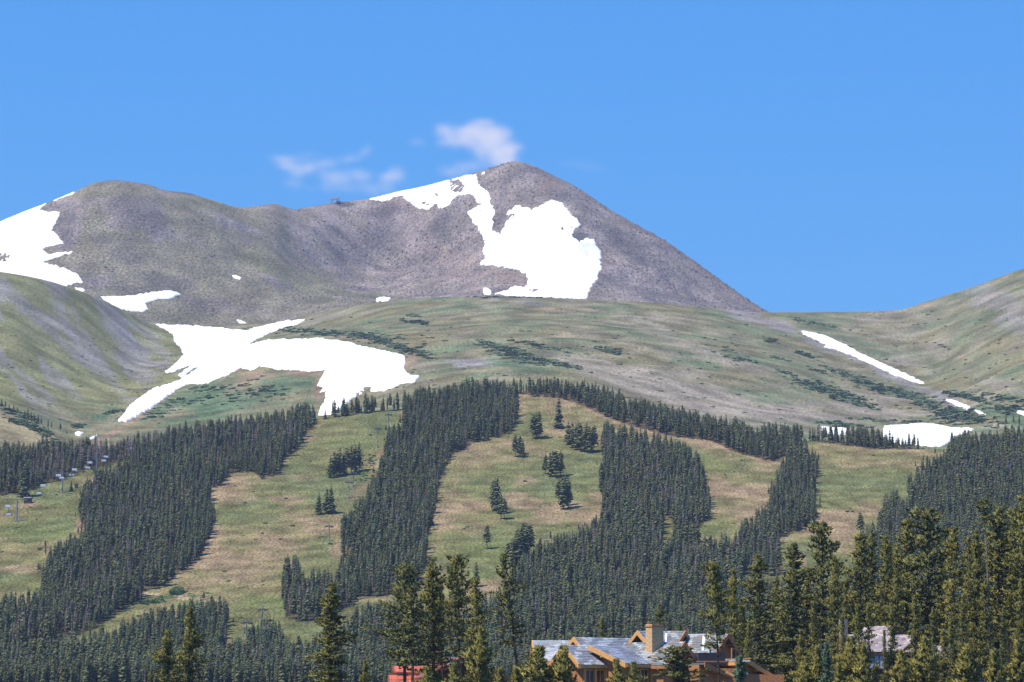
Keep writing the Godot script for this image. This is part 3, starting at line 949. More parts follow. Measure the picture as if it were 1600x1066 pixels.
func plant_woods() -> void:
	var r := RandomNumberGenerator.new()
	r.seed = 77
	var places := []
	for w in woods:
		places.append([])
	var polys := []
	for w in woods:
		var p := PackedVector2Array()
		var box := Rect2(Vector2(w[2][0][0], w[2][0][1]), Vector2.ZERO)
		for q in w[2]:
			p.append(Vector2(q[0], q[1]))
			box = box.expand(Vector2(q[0], q[1]))
		polys.append([p, box])
	var u := -0.205
	while u < 0.21:
		var p := profile(u)
		var tab := []
		for k in 201:
			tab.append(land(p, lerpf(5.85, 10.95, k / 200.0)))
		var k := 0
		var d := 1095.0 + r.randf() * 5.0
		while d < 2080.0 and k < 200:
			while k < 199 and -tab[k + 1].z < d:
				k += 1
			if -tab[k + 1].z < d:
				break
			var v: Vector3 = tab[k].lerp(tab[k + 1], clampf((d + tab[k].z) / (tab[k].z - tab[k + 1].z), 0.0, 1.0))
			v += Vector3(r.randf_range(-2.6, 2.6), 0, r.randf_range(-2.4, 2.4))
			d += 3.3 + r.randf()
			var h := r.randf_range(7.0, 14.4) * (1.0 + 0.25 * n_mid.get_noise_2d(v.x * 2.0, v.z))
			var q := pix(v)
			var top := q - Vector2(0, 0.64 * h * F / -v.z)
			for g in woods.size():
				if polys[g][1].has_point(q) and Geometry2D.is_point_in_polygon(q, polys[g][0]) and Geometry2D.is_point_in_polygon(top, polys[g][0]):
					# dead trees stand in patches
					var dying: bool = r.randf() < woods[g][1] * (0.6 + 3.5 * maxf(0.0, n_big.get_noise_2d(v.x * 2.5, v.z * 2.5 + 400.0) + 0.1))
					if r.randf() < 0.07:
						h *= r.randf_range(0.35, 0.7)
					places[g].append([v, h, dying, r.randi() % 6, r.randf() * TAU, r.randf_range(0.85, 1.2), r.randf_range(0.72, 1.28), q.y, r.randf()])
					break
				# young growth that spreads out from the edges of a wood
				if r.randf() < 0.06 and polys[g][1].has_point(q) and (Geometry2D.is_point_in_polygon(q + Vector2(9, 0), polys[g][0]) or Geometry2D.is_point_in_polygon(q - Vector2(9, 0), polys[g][0])):
					places[g].append([v, r.randf_range(1.5, 5.5), false, r.randi() % 6, r.randf() * TAU, 1.3, r.randf_range(0.9, 1.4), 0.0, r.randf()])
					break
		u += 0.0022
	# the nearest trees of the nearer woods one by one, the rest of each wood as one mass
	var near := []
	for g in [2, 6, 8]:
		for n in places[g].size():
			var t: Array = places[g][n]
			if not t[2] and t[7] < 1085.0 and t[8] < 0.5 and absf(t[0].x / t[0].z) < 0.185:
				near.append([t[7], g, n])
	near.sort_custom(func(a, b): return a[0] > b[0])
	var single := {}
	for n in mini(SINGLES, near.size()):
		single[Vector2i(near[n][1], near[n][2])] = true
	var single_label := {2: "dark green conifer within the wood along the bottom left edge", 6: "dark green conifer low in the wood behind the log lodge", 8: "dark green conifer low on the slope behind the tall right pines"}
	for g in woods.size():
		var root := Node3D.new()
		root.name = numbered("conifer_wood")
		add_child(root, true)
		tag(root, woods[g][0], "forest", "conifer woods on the ski hill", "stuff")
		for kind in 8:
			var list := []
			for n in places[g].size():
				var t: Array = places[g][n]
				if (6 + t[3] % 2 if t[2] else t[3]) == kind and not single.has(Vector2i(g, n)):
					list.append(t)
			if list.is_empty():
				continue
			var mm := MultiMesh.new()
			mm.transform_format = MultiMesh.TRANSFORM_3D
			mm.use_colors = true
			mm.mesh = live[kind] if kind < 6 else dead[kind - 6]
			mm.instance_count = list.size()
			for n in list.size():
				var t: Array = list[n]
				var b := Basis(Vector3.UP, t[4]).scaled(Vector3(t[1] * t[5], t[1], t[1] * t[5]))
				mm.set_instance_transform(n, Transform3D(b, t[0] - Vector3(0, 0.3, 0)))
				var warm: float = 0.9 + 0.2 * t[8]
				mm.set_instance_color(n, Color(t[6] * warm, t[6], t[6] * (2.0 - warm)))
			var o := MultiMeshInstance3D.new()
			o.multimesh = mm
			o.material_override = M.tree
			o.name = "dead_conifers" if kind >= 6 else "conifers"
			o.set_meta("kind", "stuff")
			root.add_child(o, true)
	for key in single:
		var t: Array = places[key.x][key.y]
		var beside := ""
		var qx := pix(t[0]).x
		for mark in [[110, "in the far left corner"], [225, "left of the two side by side spruces"], [335, "behind the two side by side spruces"], [480, "between the spruce pair and the column pine"], [560, "behind the dense column pine"], [665, "behind the broad crowned pine and red roof"], [770, "behind the dark red gable"], [840, "between the red house and lodge"],
				[930, "behind the lodge's left gables"], [1030, "behind the lodge and left of its chimney"], [1120, "behind the lodge right of its chimney"], [1260, "behind the broad pointed pine"], [1400, "behind the pale shingle roof"], [1520, "behind the big broad headed pine"], [2000, "behind the bare pole and edge pines"]]:
			if qx < mark[0]:
				beside = mark[1]
				break
		var size_word: String = "tall" if t[1] > 13.0 else ("short" if t[1] < 9.5 else "middling")
		var form: String = ["loose", "slender", "high crowned", "narrow", "bare footed", "full"][t[3]]
		single_label[key.x] = "%s %s dark conifer %s" % [size_word, form, beside]
		tree_at("conifer", single_label[key.x], "tree", "conifers of the lower woods " + ["", "", "at left", "", "", "", "behind the lodge", "", "at right"][key.x], live[t[3]], t[0], t[1], t[4], t[5])


# the clumps and lone trees in the ski runs: foot x, foot y, height in photo pixels, kind
func plant_meadow_trees() -> void:
	var sets := [
		["conifer in the upper tree clump of the left ski run", "conifers of the upper clump in the left run", [[516, 747, 36, 0], [522, 746, 44, 3], [531, 743, 46, 0], [537, 742, 40, 1], [542, 742, 45, 4], [549, 739, 48, 3], [555, 738, 46, 0], [561, 736, 49, 3], [526, 744, 38, 2]]],
		["narrow conifer leftmost of the lower trio in the left ski run", "", [[498, 804, 38, 1]]],
		["conifer in the middle of the lower trio in the left run", "", [[510, 802, 42, 0]]],
		["tallest conifer of the lower trio in the left ski run", "", [[517, 803, 50, 1]]],
		["lone dark narrow spruce at the top of the central meadow", "", [[873, 669, 54, 5]]],
		["conifer of the close pair left of the lone dark spruce", "conifers of the close pair in the upper central meadow", [[833, 686, 42, 4], [842, 686, 46, 2], [838, 684, 44, 0]]],
		["conifer in the small clump below the close pair in the central meadow", "conifers of the small clump in the central meadow", [[805, 714, 38, 4], [812, 715, 38, 2], [817, 710, 28, 5]]],
		["conifer in the wide clump right of the lone dark spruce", "conifers of the wide clump in the central meadow", [[888, 695, 40, 0], [894, 700, 44, 3], [900, 703, 46, 0], [907, 706, 48, 2], [914, 707, 46, 3], [921, 708, 46, 0], [928, 706, 44, 4], [904, 698, 44, 1], [917, 700, 44, 5]]],
		["conifer in the round clump in the middle of the central meadow", "conifers of the round clump in the central meadow", [[852, 741, 34, 2], [860, 745, 42, 0], [868, 747, 46, 4], [876, 744, 44, 2], [864, 740, 40, 3]]],
		["conifer in the clump casting a broad shadow right of centre", "conifers of the right clump in the central meadow", [[873, 788, 42, 4], [880, 796, 54, 0], [888, 794, 50, 2], [884, 790, 52, 3]]],
		["conifer in the ragged clump at the left of the central meadow", "conifers of the ragged left clump in the central meadow", [[771, 793, 46, 0], [777, 803, 62, 3], [783, 811, 40, 2], [788, 812, 36, 4], [774, 798, 56, 1]]],
		["lone conifer low in the central meadow above the leaning pine", "", [[761, 858, 40, 4]]],
		["small lone conifer just above the twin leaning pines", "", [[744, 917, 42, 0]]],
		["conifer in the bushy clump at the lower right of the central meadow", "conifers of the bushy clump low in the central meadow", [[794, 882, 36, 4], [801, 885, 46, 2], [809, 884, 62, 0], [815, 880, 66, 1], [822, 875, 62, 3], [828, 868, 52, 4], [806, 880, 54, 5], [818, 872, 60, 0]]],
		["lone conifer near the lift tower in the upper left meadow", "", [[111, 768, 20, 5]]],
		["dark conifer standing behind the lift hut in the left meadow", "", [[38, 777, 62, 1]]],
		["conifer in the little group beside the upper lift towers", "conifers beside the upper lift towers", [[603, 672, 12, 5], [606, 692, 22, 0], [625, 660, 14, 5]]],
		["conifer standing apart at the edge of the far right run", "", [[1345, 838, 40, 4]]],
		["conifer in the pair at the left corner of the far right wood", "conifers at the corner of the far right wood", [[1380, 832, 42, 3], [1390, 826, 52, 1]]],
		["tall conifer standing before the snow at the crest of the left run", "", [[537, 650, 34, 1]]],
		["small conifer in front of the snowfield's lower tip", "", [[508, 655, 18, 5]]],
		["thin conifer on the crest left of the tall one", "", [[523, 652, 30, 0]]],
		["young conifer at the left edge of the lower left gap", "conifers in the grassy gap at lower left", [[205, 945, 26, 0], [172, 966, 20, 4]]],
	]
	var r := RandomNumberGenerator.new()
	r.seed = 5
	for s in sets:
		var order: Array = s[2].duplicate()
		order.sort_custom(func(a, b): return a[0] < b[0])
		for t in s[2]:
			var v := ground_at(t[0], t[1])
			var nth: int = order.find(t)
			var ordinal: String = ["leftmost ", "second ", "third ", "fourth ", "fifth ", "sixth ", "seventh ", "eighth ", "ninth "][nth]
			if nth == order.size() - 1:
				ordinal = "rightmost "
			tree_at("conifer", s[0] if order.size() == 1 else (ordinal + s[0] if nth == 0 or nth == order.size() - 1 else ordinal + "from left " + s[0]), "tree", s[1], live[t[3]], v, t[2] * -v.z / F, r.randf() * TAU, r.randf_range(1.2, 1.5) if t[2] < 30 or t[3] != 5 else 1.35)
	# trees on the alpine knoll and round the flat snow
	for s in [["dark conifer in the file along the grassy knoll's ridge", "conifers along the ridge of the grassy knoll", [[2, 634, 12], [8, 637, 12], [14, 640, 9], [21, 644, 14], [27, 646, 12], [38, 652, 12], [43, 655, 20], [48, 657, 16], [53, 659, 16], [59, 662, 18], [64, 664, 12], [75, 668, 14], [80, 670, 12], [94, 674, 14], [104, 679, 8]]],
			["dark conifer on the sunny flank of the grassy knoll", "conifers on the flank of the grassy knoll", [[14, 662, 12], [28, 667, 10], [42, 668, 14], [52, 675, 10], [60, 678, 10], [66, 700, 26], [72, 702, 28], [80, 704, 14]]],
			["dark conifer by the upper snow sliver at the far right", "conifers by the upper right snow sliver", [[1572, 662, 16], [1584, 660, 14], [1593, 664, 18], [1560, 668, 12]]]]:
		for t in s[2]:
			var v := ground_at(t[0], t[1], 11.3, 14.0)
			var nth: int = s[2].find(t)
			tree_at("conifer", ["first", "second", "third", "fourth", "fifth", "sixth", "seventh", "eighth", "ninth", "tenth", "eleventh", "twelfth", "thirteenth", "fourteenth", "last"][nth] + " from left, " + s[0], "tree", s[1], live[(int(t[0]) * 7) % 6], v, t[2] * -v.z / F, r.randf() * TAU, 1.2)


func plant_shrubs() -> void:
	var r := RandomNumberGenerator.new()
	r.seed = 31
	var V := PackedVector3Array()
	var C := PackedColorArray()
	for k in 26:
		var a := r.randf() * TAU
		var q := Vector3(cos(a) * r.randf_range(0.1, 1.0), r.randf_range(0.1, 0.75), sin(a) * r.randf_range(0.1, 1.0))
		var c := Color(0.098, 0.138, 0.08) * r.randf_range(0.7, 1.3)
		tri(V, C, q + Vector3(r.randf_range(-0.5, 0.5), 0.3, 0.2), q + Vector3(0.5, -0.5, r.randf_range(-0.4, 0.4)), q + Vector3(-0.5, -0.6, r.randf_range(-0.4, 0.4)), c)
	var bush := soup(V, C)
	var spots := []
	# drifts of dwarf pine: centre, half length, half width, tilt, how many
	for g in [[520, 521, 90, 5, 4, 260], [590, 531, 40, 5, 14, 120], [640, 547, 36, 5, 18, 150], [652, 504, 18, 3, 8, 50], [648, 494, 14, 2, 5, 20], [770, 541, 22, 4, 12, 90], [800, 548, 20, 5, 12, 70], [840, 540, 34, 3, 14, 60], [815, 558, 40, 7, 14, 110], [953, 549, 16, 4, 14, 60], [870, 568, 40, 4, 14, 60],
			[1275, 603, 34, 6, 18, 160], [1310, 615, 34, 5, 16, 120], [1330, 588, 50, 4, 22, 90], [1380, 607, 50, 5, 14, 190], [1430, 622, 50, 7, 16, 200], [1480, 640, 36, 6, 12, 120], [1345, 632, 20, 3, 15, 50], [1310, 624, 16, 3, 15, 40], [1500, 652, 40, 9, 8, 200], [1500, 617, 22, 4, 12, 60], [1525, 624, 22, 4, 15, 60], [1565, 622, 36, 5, 12, 70], [1575, 640, 30, 6, 10, 90],
			[1150, 560, 24, 3, 16, 40], [1205, 533, 10, 4, 10, 20], [1262, 555, 16, 3, 12, 40], [1215, 560, 14, 2, 15, 20], [1280, 580, 12, 2, 15, 16], [1225, 582, 8, 2, 10, 12], [1470, 540, 12, 2, 20, 12], [1140, 548, 20, 2, 20, 20], [1270, 505, 40, 2, 12, 40], [860, 465, 60, 1.2, 1, 60], [760, 464, 30, 1.2, 0, 30],
			[120, 666, 7, 3, 0, 30], [30, 660, 14, 4, 10, 50], [58, 672, 18, 6, 25, 90], [85, 694, 14, 6, 20, 50], [180, 643, 14, 2, -15, 20], [330, 612, 50, 12, -15, 60], [400, 620, 60, 14, -5, 60], [260, 640, 40, 10, -25, 50], [420, 607, 12, 3, 0, 20], [30, 648, 24, 5, 25, 60], [1395, 658, 60, 3, 3, 40], [1320, 664, 30, 4, 5, 60]]:
		for k in g[5]:
			var o := Vector2(r.randfn(0.0, 0.5) * g[2], r.randfn(0.0, 0.5) * g[3]).rotated(deg_to_rad(g[4]))
			spots.append([g[0] + o.x * 1.2, g[1] + o.y * 1.1, r.randf_range(0.9, 2.4)])
	for k in 450:
		spots.append([r.randf_range(480.0, 1600.0), r.randf_range(470.0, 660.0), r.randf_range(0.7, 1.6)])
	for k in 120:
		spots.append([r.randf_range(0.0, 280.0), r.randf_range(520.0, 660.0), r.randf_range(0.6, 1.2)])
	var list := []
	for s in spots:
		var q := find_s(s[0], s[1], 11.3, 14.0)
		if q[1] > 13.99 or q[1] < 11.35:
			continue
		list.append([land(q[0], q[1]), s[2] * 0.85])
	var mm := MultiMesh.new()
	mm.transform_format = MultiMesh.TRANSFORM_3D
	mm.use_colors = true
	mm.mesh = bush
	mm.instance_count = list.size()
	for n in list.size():
		var s: float = list[n][1]
		mm.set_instance_transform(n, Transform3D(Basis(Vector3.UP, r.randf() * TAU).scaled(Vector3(s * 2.0, s * 0.6, s * 2.0)), list[n][0]))
		var t := r.randf_range(0.8, 1.4)
		mm.set_instance_color(n, Color(t, t, t))
	var o := MultiMeshInstance3D.new()
	o.multimesh = mm
	o.material_override = M.shrub
	o.name = "dwarf_pine_scrub"
	add_child(o)
	tag(o, "low dark green scrub in drifts across the alpine slopes", "scrub", "", "stuff")
	# tufts and low bushes in the ski runs
	list = []
	for k in 1500:
		var px := r.randf_range(0.0, 1600.0)
		var py := r.randf_range(640.0, 1020.0)
		var v := ground_at(px, py)
		if n_mid.get_noise_2d(v.x * 1.5, v.z) + r.randf_range(-0.2, 0.2) > 0.12:
			list.append([v, r.randf_range(0.35, 1.0)])
	for g in [[277, 926, 5, 3, 60, 1.8], [262, 933, 10, 2, 20, 0.9], [300, 931, 10, 1.5, 16, 0.8], [242, 940, 12, 2, 50, 1.2], [226, 943, 6, 2, 20, 1.3], [580, 720, 12, 14, 30, 0.8], [570, 745, 10, 10, 30, 0.8]]:
		for k in g[4]:
			list.append([ground_at(g[0] + r.randfn(0.0, 0.5) * g[2], g[1] + r.randfn(0.0, 0.5) * g[3]), r.randf_range(0.6, 1.2) * g[5]])
	var mm2 := MultiMesh.new()
	mm2.transform_format = MultiMesh.TRANSFORM_3D
	mm2.use_colors = true
	mm2.mesh = bush
	mm2.instance_count = list.size()
	for n in list.size():
		var s: float = list[n][1]
		mm2.set_instance_transform(n, Transform3D(Basis(Vector3.UP, r.randf() * TAU).scaled(Vector3(s * 1.3, s * 0.9, s * 1.3)), list[n][0]))
		var t := r.randf_range(1.0, 1.8)
		mm2.set_instance_color(n, Color(t, t * 1.1, t * 0.8))
	var o2 := MultiMeshInstance3D.new()
	o2.multimesh = mm2
	o2.material_override = M.shrub
	o2.name = "meadow_bushes"
	add_child(o2)
	tag(o2, "scattered low bushes and tufts in the grassy ski runs", "bushes", "", "stuff")


# ---------------------------------------------------------------- the tall trees in front
# a tuft of needles: thin blades that fan out from a twig
func tuft(V: PackedVector3Array, C: PackedColorArray, r: RandomNumberGenerator, at_: Vector3, out: Vector3, size: float, col: Color, blades: int) -> void:
	for i in blades:
		var d := (out * r.randf_range(0.4, 1.3) + Vector3(r.randf_range(-1, 1), r.randf_range(-0.7, 1.0), r.randf_range(-1, 1)) * 0.8).normalized()
		var s := d.cross(Vector3(r.randf_range(-1, 1), r.randf_range(-1, 1), r.randf_range(-1, 1))).normalized() * size * r.randf_range(0.16, 0.3)
		var k := r.randf_range(0.8, 1.2)
		tri(V, C, at_ - s, at_ + s, at_ + d * size * r.randf_range(0.6, 1.2), Color(col.r * k, col.g * k, col.b * k))


# shape: h height, base share without boughs, rad greatest reach, tip how the reach shrinks, gaps, droop, rise of the boughs
func tall_tree(seed_: int, h: float, base: float, rad: float, tip: float, gaps: float, droop: float, tuft_size: float, col: Color, step: float, bend: float) -> Array:
	rad *= 1.85 if h > 12.0 else 1.4
	var r := RandomNumberGenerator.new()
	r.seed = seed_
	var TV := PackedVector3Array()
	var TC := PackedColorArray()
	var BV := PackedVector3Array()
	var BC := PackedColorArray()
	var V := PackedVector3Array()
	var C := PackedColorArray()
	trunk_soup(TV, TC, h * 0.985, h * 0.0105 + 0.04, Color(1, 1, 1), 8, bend)
	var y := h * base
	var lobes := [r.randf() * TAU, r.randf() * TAU, r.randf() * TAU]
	# dry snags under the crown
	for k in int(10 + 30 * base):
		var ys := h * r.randf_range(base * 0.35, base + 0.15)
		var a := r.randf() * TAU
		var len := rad * r.randf_range(0.15, 0.55)
		twig(BV, BC, r, Vector3(0, ys, 0), Vector3(cos(a), r.randf_range(-0.4, 0.1), sin(a)) * len, 0.035, Color(0.75, 0.7, 0.65))
	while y < h * 0.985:
		var f := (y - h * base) / (h * (1.0 - base))
		var env := pow(1.0 - f, tip) * minf(1.0, 0.5 + 3.0 * f)
		# uneven tiers: whole stretches of the crown reach farther or less on one side
		var tier := 0.78 + 0.3 * sin(y * 1.9 + lobes[0]) + 0.16 * sin(y * 4.7 + lobes[1])
		var n := 4 + int(r.randf() * 3.0)
		for i in n:
			if r.randf() < gaps:
				continue
			var a := r.randf() * TAU
			var side := 0.82 + 0.28 * sin(a + lobes[2] + y * 0.55)
			var len := maxf(rad * env * tier * side * r.randf_range(0.5, 1.2), 0.25)
			var lift := lerpf(0.05, 0.85, f) - droop * (1.0 - f)
			var dir := Vector3(cos(a), lift, sin(a)).normalized()
			var root := Vector3(0, y, 0)
			twig(BV, BC, r, root, dir * len * 0.9, 0.028 + 0.01 * len, Color(1, 1, 1))
			var steps := maxi(2, int(len / (tuft_size * 0.62)))
			for k in range(1, steps + 1):
				var g := (k + r.randf_range(-0.4, 0.2)) / steps
				if g < 0.22 and len > 1.2:
					continue
				var spread := 0.26 * len * sin(PI * minf(g, 0.95))
				var p := root + dir * len * g + Vector3(r.randf_range(-1, 1) * spread, r.randf_range(-0.12, 0.12) - droop * 0.25 * g * g * len, r.randf_range(-1, 1) * spread)
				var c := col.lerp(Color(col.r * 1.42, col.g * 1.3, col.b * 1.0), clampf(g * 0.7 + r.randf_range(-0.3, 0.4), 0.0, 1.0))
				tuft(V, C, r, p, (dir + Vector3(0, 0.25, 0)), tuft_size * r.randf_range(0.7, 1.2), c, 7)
		y += step * r.randf_range(0.7, 1.3) * (0.6 + 0.5 * (1.0 - f))
	for k in 3:
		tuft(V, C, r, Vector3(0, h * (0.985 + 0.006 * k), 0), Vector3.UP, tuft_size * 0.8, col, 6)
	return [soup(TV, TC), soup(BV, BC), soup_round(V, C, 0.55, 0.0), h]


func twig(V: PackedVector3Array, C: PackedColorArray, _r: RandomNumberGenerator, a: Vector3, d: Vector3, w: float, col: Color) -> void:
	var s := d.cross(Vector3.UP).normalized() * w
	var t := Vector3(0, w, 0)
	tri(V, C, a + s, a - s, a + d, col)
	tri(V, C, a + t, a - t, a + d, col)


var tall := []


func make_tall_kinds() -> void:
	var pine := Color(0.172, 0.178, 0.05)
	var deep := Color(0.136, 0.152, 0.05)
	var olive := Color(0.205, 0.2, 0.056)
	var blue := Color(0.085, 0.145, 0.1)
	tall.append(tall_tree(1, 26.0, 0.22, 2.5, 0.42, 0.12, 0.12, 0.55, pine, 0.30, 0.05))     # 0 dense pine
	tall.append(tall_tree(2, 26.0, 0.30, 2.3, 0.5, 0.2, 0.1, 0.55, pine, 0.32, 0.08))       # 1 pine, looser
	tall.append(tall_tree(3, 25.0, 0.12, 2.6, 0.62, 0.1, 0.2, 0.52, deep, 0.29, 0.03))      # 2 pine, pointed
	tall.append(tall_tree(4, 20.0, 0.03, 3.3, 0.85, 0.06, 0.42, 0.5, Color(0.172, 0.178, 0.05), 0.27, 0.02))     # 3 spruce, broad
	tall.append(tall_tree(5, 26.0, 0.05, 2.35, 0.55, 0.05, 0.3, 0.5, Color(0.172, 0.178, 0.05), 0.25, 0.05))     # 4 narrow column
	tall.append(tall_tree(6, 26.0, 0.52, 2.4, 0.4, 0.25, 0.05, 0.58, pine, 0.36, 0.12))     # 5 high crown, bare below
	tall.append(tall_tree(7, 26.0, 0.45, 2.3, 0.45, 0.42, 0.1, 0.56, deep, 0.4, 0.15))      # 6 sparse
	tall.append(tall_tree(8, 9.0, 0.02, 2.5, 0.6, 0.05, 0.1, 0.48, olive, 0.2, 0.02))       # 7 young bushy pine
	tall.append(tall_tree(9, 9.0, 0.02, 1.9, 0.85, 0.04, 0.25, 0.38, blue, 0.18, 0.01))     # 8 young blue spruce
	tall.append(tall_tree(10, 26.0, 0.86, 1.3, 0.5, 0.15, 0.1, 0.5, deep, 0.3, 0.2))        # 9 bare pole with a tuft
	tall.append(tall_tree(11, 25.0, 0.10, 2.4, 0.5, 0.2, 0.15, 0.54, olive, 0.31, 0.06))    # 10 yellowish pine
	tall.append(tall_tree(12, 26.0, 0.35, 2.7, 0.38, 0.22, 0.05, 0.6, deep, 0.34, 0.1))     # 11 ragged broad top


func tall_at(called: String, label: String, kind: int, px: float, top: float, d: float, lean := 0.0, fat := 1.0, group := "") -> void:
	var k: Array = tall[kind]
	var x: float = uv(px - lean, 1066).x * d
	var foot := Vector3(x, ground_y(x, d) - 0.25, -d)
	var head := at(px, top, d)
	var o := thing(called, label, "tree", foot, group)
	var s: float = (head.y - foot.y) / k[3]
	o.rotation = Vector3(0, rng.randf() * TAU, 0)
	o.transform.basis = Basis(Vector3.FORWARD, atan2(head.x - foot.x, head.y - foot.y)) * Basis(Vector3.UP, rng.randf() * TAU) * Basis.from_scale(Vector3(s * fat, s, s * fat))
	var bark: Material = M.grey_bark if kind == 9 else M.bark
	mesh_node("trunk", k[0], bark, o)
	mesh_node("branches", k[1], bark, o).set_meta("kind", "stuff")
	mesh_node("needles", k[2], M.needles, o)


func plant_tall_trees() -> void:
	# left
	tall_at("spruce_tree", "shorter of the two spruces side by side at lower left", 3, 262, 986, 400, 0, 1.35)
	tall_at("spruce_tree", "taller spiky spruce right of its neighbour at lower left", 3, 297, 950, 410, 2, 1.1)
	tall_at("pine_tree", "dense column shaped pine standing alone left of the red house", 4, 519, 912, 400, 2, 1.5)
	tall_at("spruce_tree", "little spruce with only its tip showing beside the dense column pine", 3, 570, 1032, 380, 0, 1.0)
	tall_at("spruce_tree", "tiny spruce tip just left of the two lower left spruces", 3, 236, 1046, 390, 0, 1.0)
	# before the red house
	tall_at("pine_tree", "pine with broad crown and bare lower trunk in front of the red roof", 11, 632, 884, 385, -2, 1.2)
	tall_at("pine_tree", "looser pine sharing the clump with the broad crowned one by the red roof", 6, 646, 915, 378, 2, 1.25)
	tall_at("pine_tree", "dark dense narrow pine right of the broad crowned pine by the red roof", 0, 675, 874, 390, -4, 1.05)
	tall_at("pine_tree", "thin pine hidden close behind the dark dense narrow pine", 5, 686, 905, 395, -8, 0.7)
	tall_at("pine_tree", "sparse pine with its trunk leaning right over the red house", 6, 703, 884, 385, -28, 0.9)
	tall_at("pine_tree", "rounded crown pine rising behind the sparse leaning trunk", 5, 714, 868, 400, -6, 1.1)
	tall_at("pine_tree", "yellowish bushy pine in front of the dark red gable", 10, 743, 906, 375, -6, 1.0)
	tall_at("pine_tree", "bushy lower pine at the foot of the yellowish one", 7, 752, 985, 360, 0, 0.8)
	tall_at("pine_tree", "leaning pine with bare lower trunk between the red house and lodge", 6, 785, 864, 385, -36, 1.05)
	for q in [[668, 1046, 7, "left"], [708, 1040, 7, "centre"]]:
		tall_at("young_pine", "young bushy pine before the red house at its %s" % ["roof" if q[3] == "left" else "dark gable"], q[2], q[0], q[1], 350, 0, 1.0)
	tall_at("young_pine", "young pine below the yellowish pine near the house corner", 7, 780, 1046, 350, 0, 0.9)
	tall_at("young_pine", "young pine low between the two houses left of the round one", 7, 806, 1044, 352, 0, 1.0)
	# round the lodge
	tall_at("young_pine", "rounded pine covering the left end of the lodge", 7, 842, 1014, 345, 0, 1.25)
	tall_at("young_pine", "upright young pine before the lodge's left front gable", 7, 882, 1014, 345, 0, 0.9)
	tall_at("young_pine", "small young pine under the long slanting barge board", 7, 963, 1034, 345, 0, 0.8)
	tall_at("young_pine", "smaller young pine before the lodge's wooden wall", 7, 989, 1038, 344, 0, 0.7)
	tall_at("young_pine", "dark bushy pine hiding the lodge corner below the chimney", 11, 1058, 1012, 346, 0, 2.4)
	tall_at("blue_spruce", "blue green young spruce before the lodge's right wing", 8, 1156, 1028, 345, 0, 1.2)
	tall_at("pine_tree", "pine tip rising behind the lodge roof left of the chimney", 2, 941, 968, 470, 0, 1.1)
	tall_at("pine_tree", "pine rising directly behind the lodge chimney", 2, 1030, 945, 470, 0, 1.0)
	tall_at("pine_tree", "pine tip behind the lodge roof between chimney and right gable", 2, 1062, 975, 480, 0, 0.9)
	tall_at("pine_tree", "dark topped pine whose bare thin trunk crosses the right gable", 5, 1117, 880, 350, -8, 0.85)
	tall_at("pine_tree", "pale loose pine close behind the dark topped one", 10, 1146, 888, 430, -2, 0.8)
	# the thicket at right
	tall_at("pine_tree", "tall full pine right of the pale loose one, behind the lodge gable", 2, 1184, 868, 425, 0, 1.35)
	tall_at("pine_tree", "broad pine whose pointed top stands between run and wood at right", 2, 1240, 850, 420, 0, 1.5)
	tall_at("pine_tree", "thin pine tucked behind the right flank of the broad pointed pine", 1, 1262, 888, 440, 0, 0.9)
	tall_at("pine_tree", "pine with open rounded top against the bare ski run", 11, 1284, 818, 440, -4, 1.1)
	tall_at("pine_tree", "slender green pine in front of the open rounded top", 0, 1305, 870, 405, 0, 0.85)
	tall_at("pine_tree", "pine at the left side of the pale shingle roof", 1, 1344, 836, 420, -2, 1.2)
	tall_at("pine_tree", "second pine of the row above the pale shingle roof", 2, 1362, 828, 430, 0, 0.8)
	tall_at("pine_tree", "pointed pine above the middle of the pale shingle roof", 0, 1384, 840, 410, -2, 0.75)
	tall_at("pine_tree", "dark pine left beside the big broad headed one", 1, 1417, 812, 425, 2, 1.2)
	tall_at("pine_tree", "big broad headed pine, tallest left of the bare pole", 11, 1450, 796, 420, 2, 1.35)
	tall_at("pine_tree", "yellow green pine right of the big broad headed one", 10, 1491, 824, 405, 2, 1.0)
	tall_at("pine_tree", "thin pine just left of the bare pole tree", 1, 1514, 840, 415, 0, 0.75)
	tall_at("pine_tree", "narrow dark pine at the foot of the bare pole tree", 4, 1526, 828, 410, 2, 0.8)
	tall_at("pine_tree", "bare grey pole of a pine with only a tuft of needles at its tip", 9, 1536, 780, 400, -14, 1.0)
	tall_at("pine_tree", "full pine right of the bare pole tree", 0, 1561, 793, 415, 2, 1.2)
	tall_at("pine_tree", "pine between the full one and the one at the picture edge", 1, 1583, 796, 425, 2, 0.9)
	tall_at("pine_tree", "tall pine cut by the right edge of the picture", 0, 1602, 780, 405, 0, 1.1)
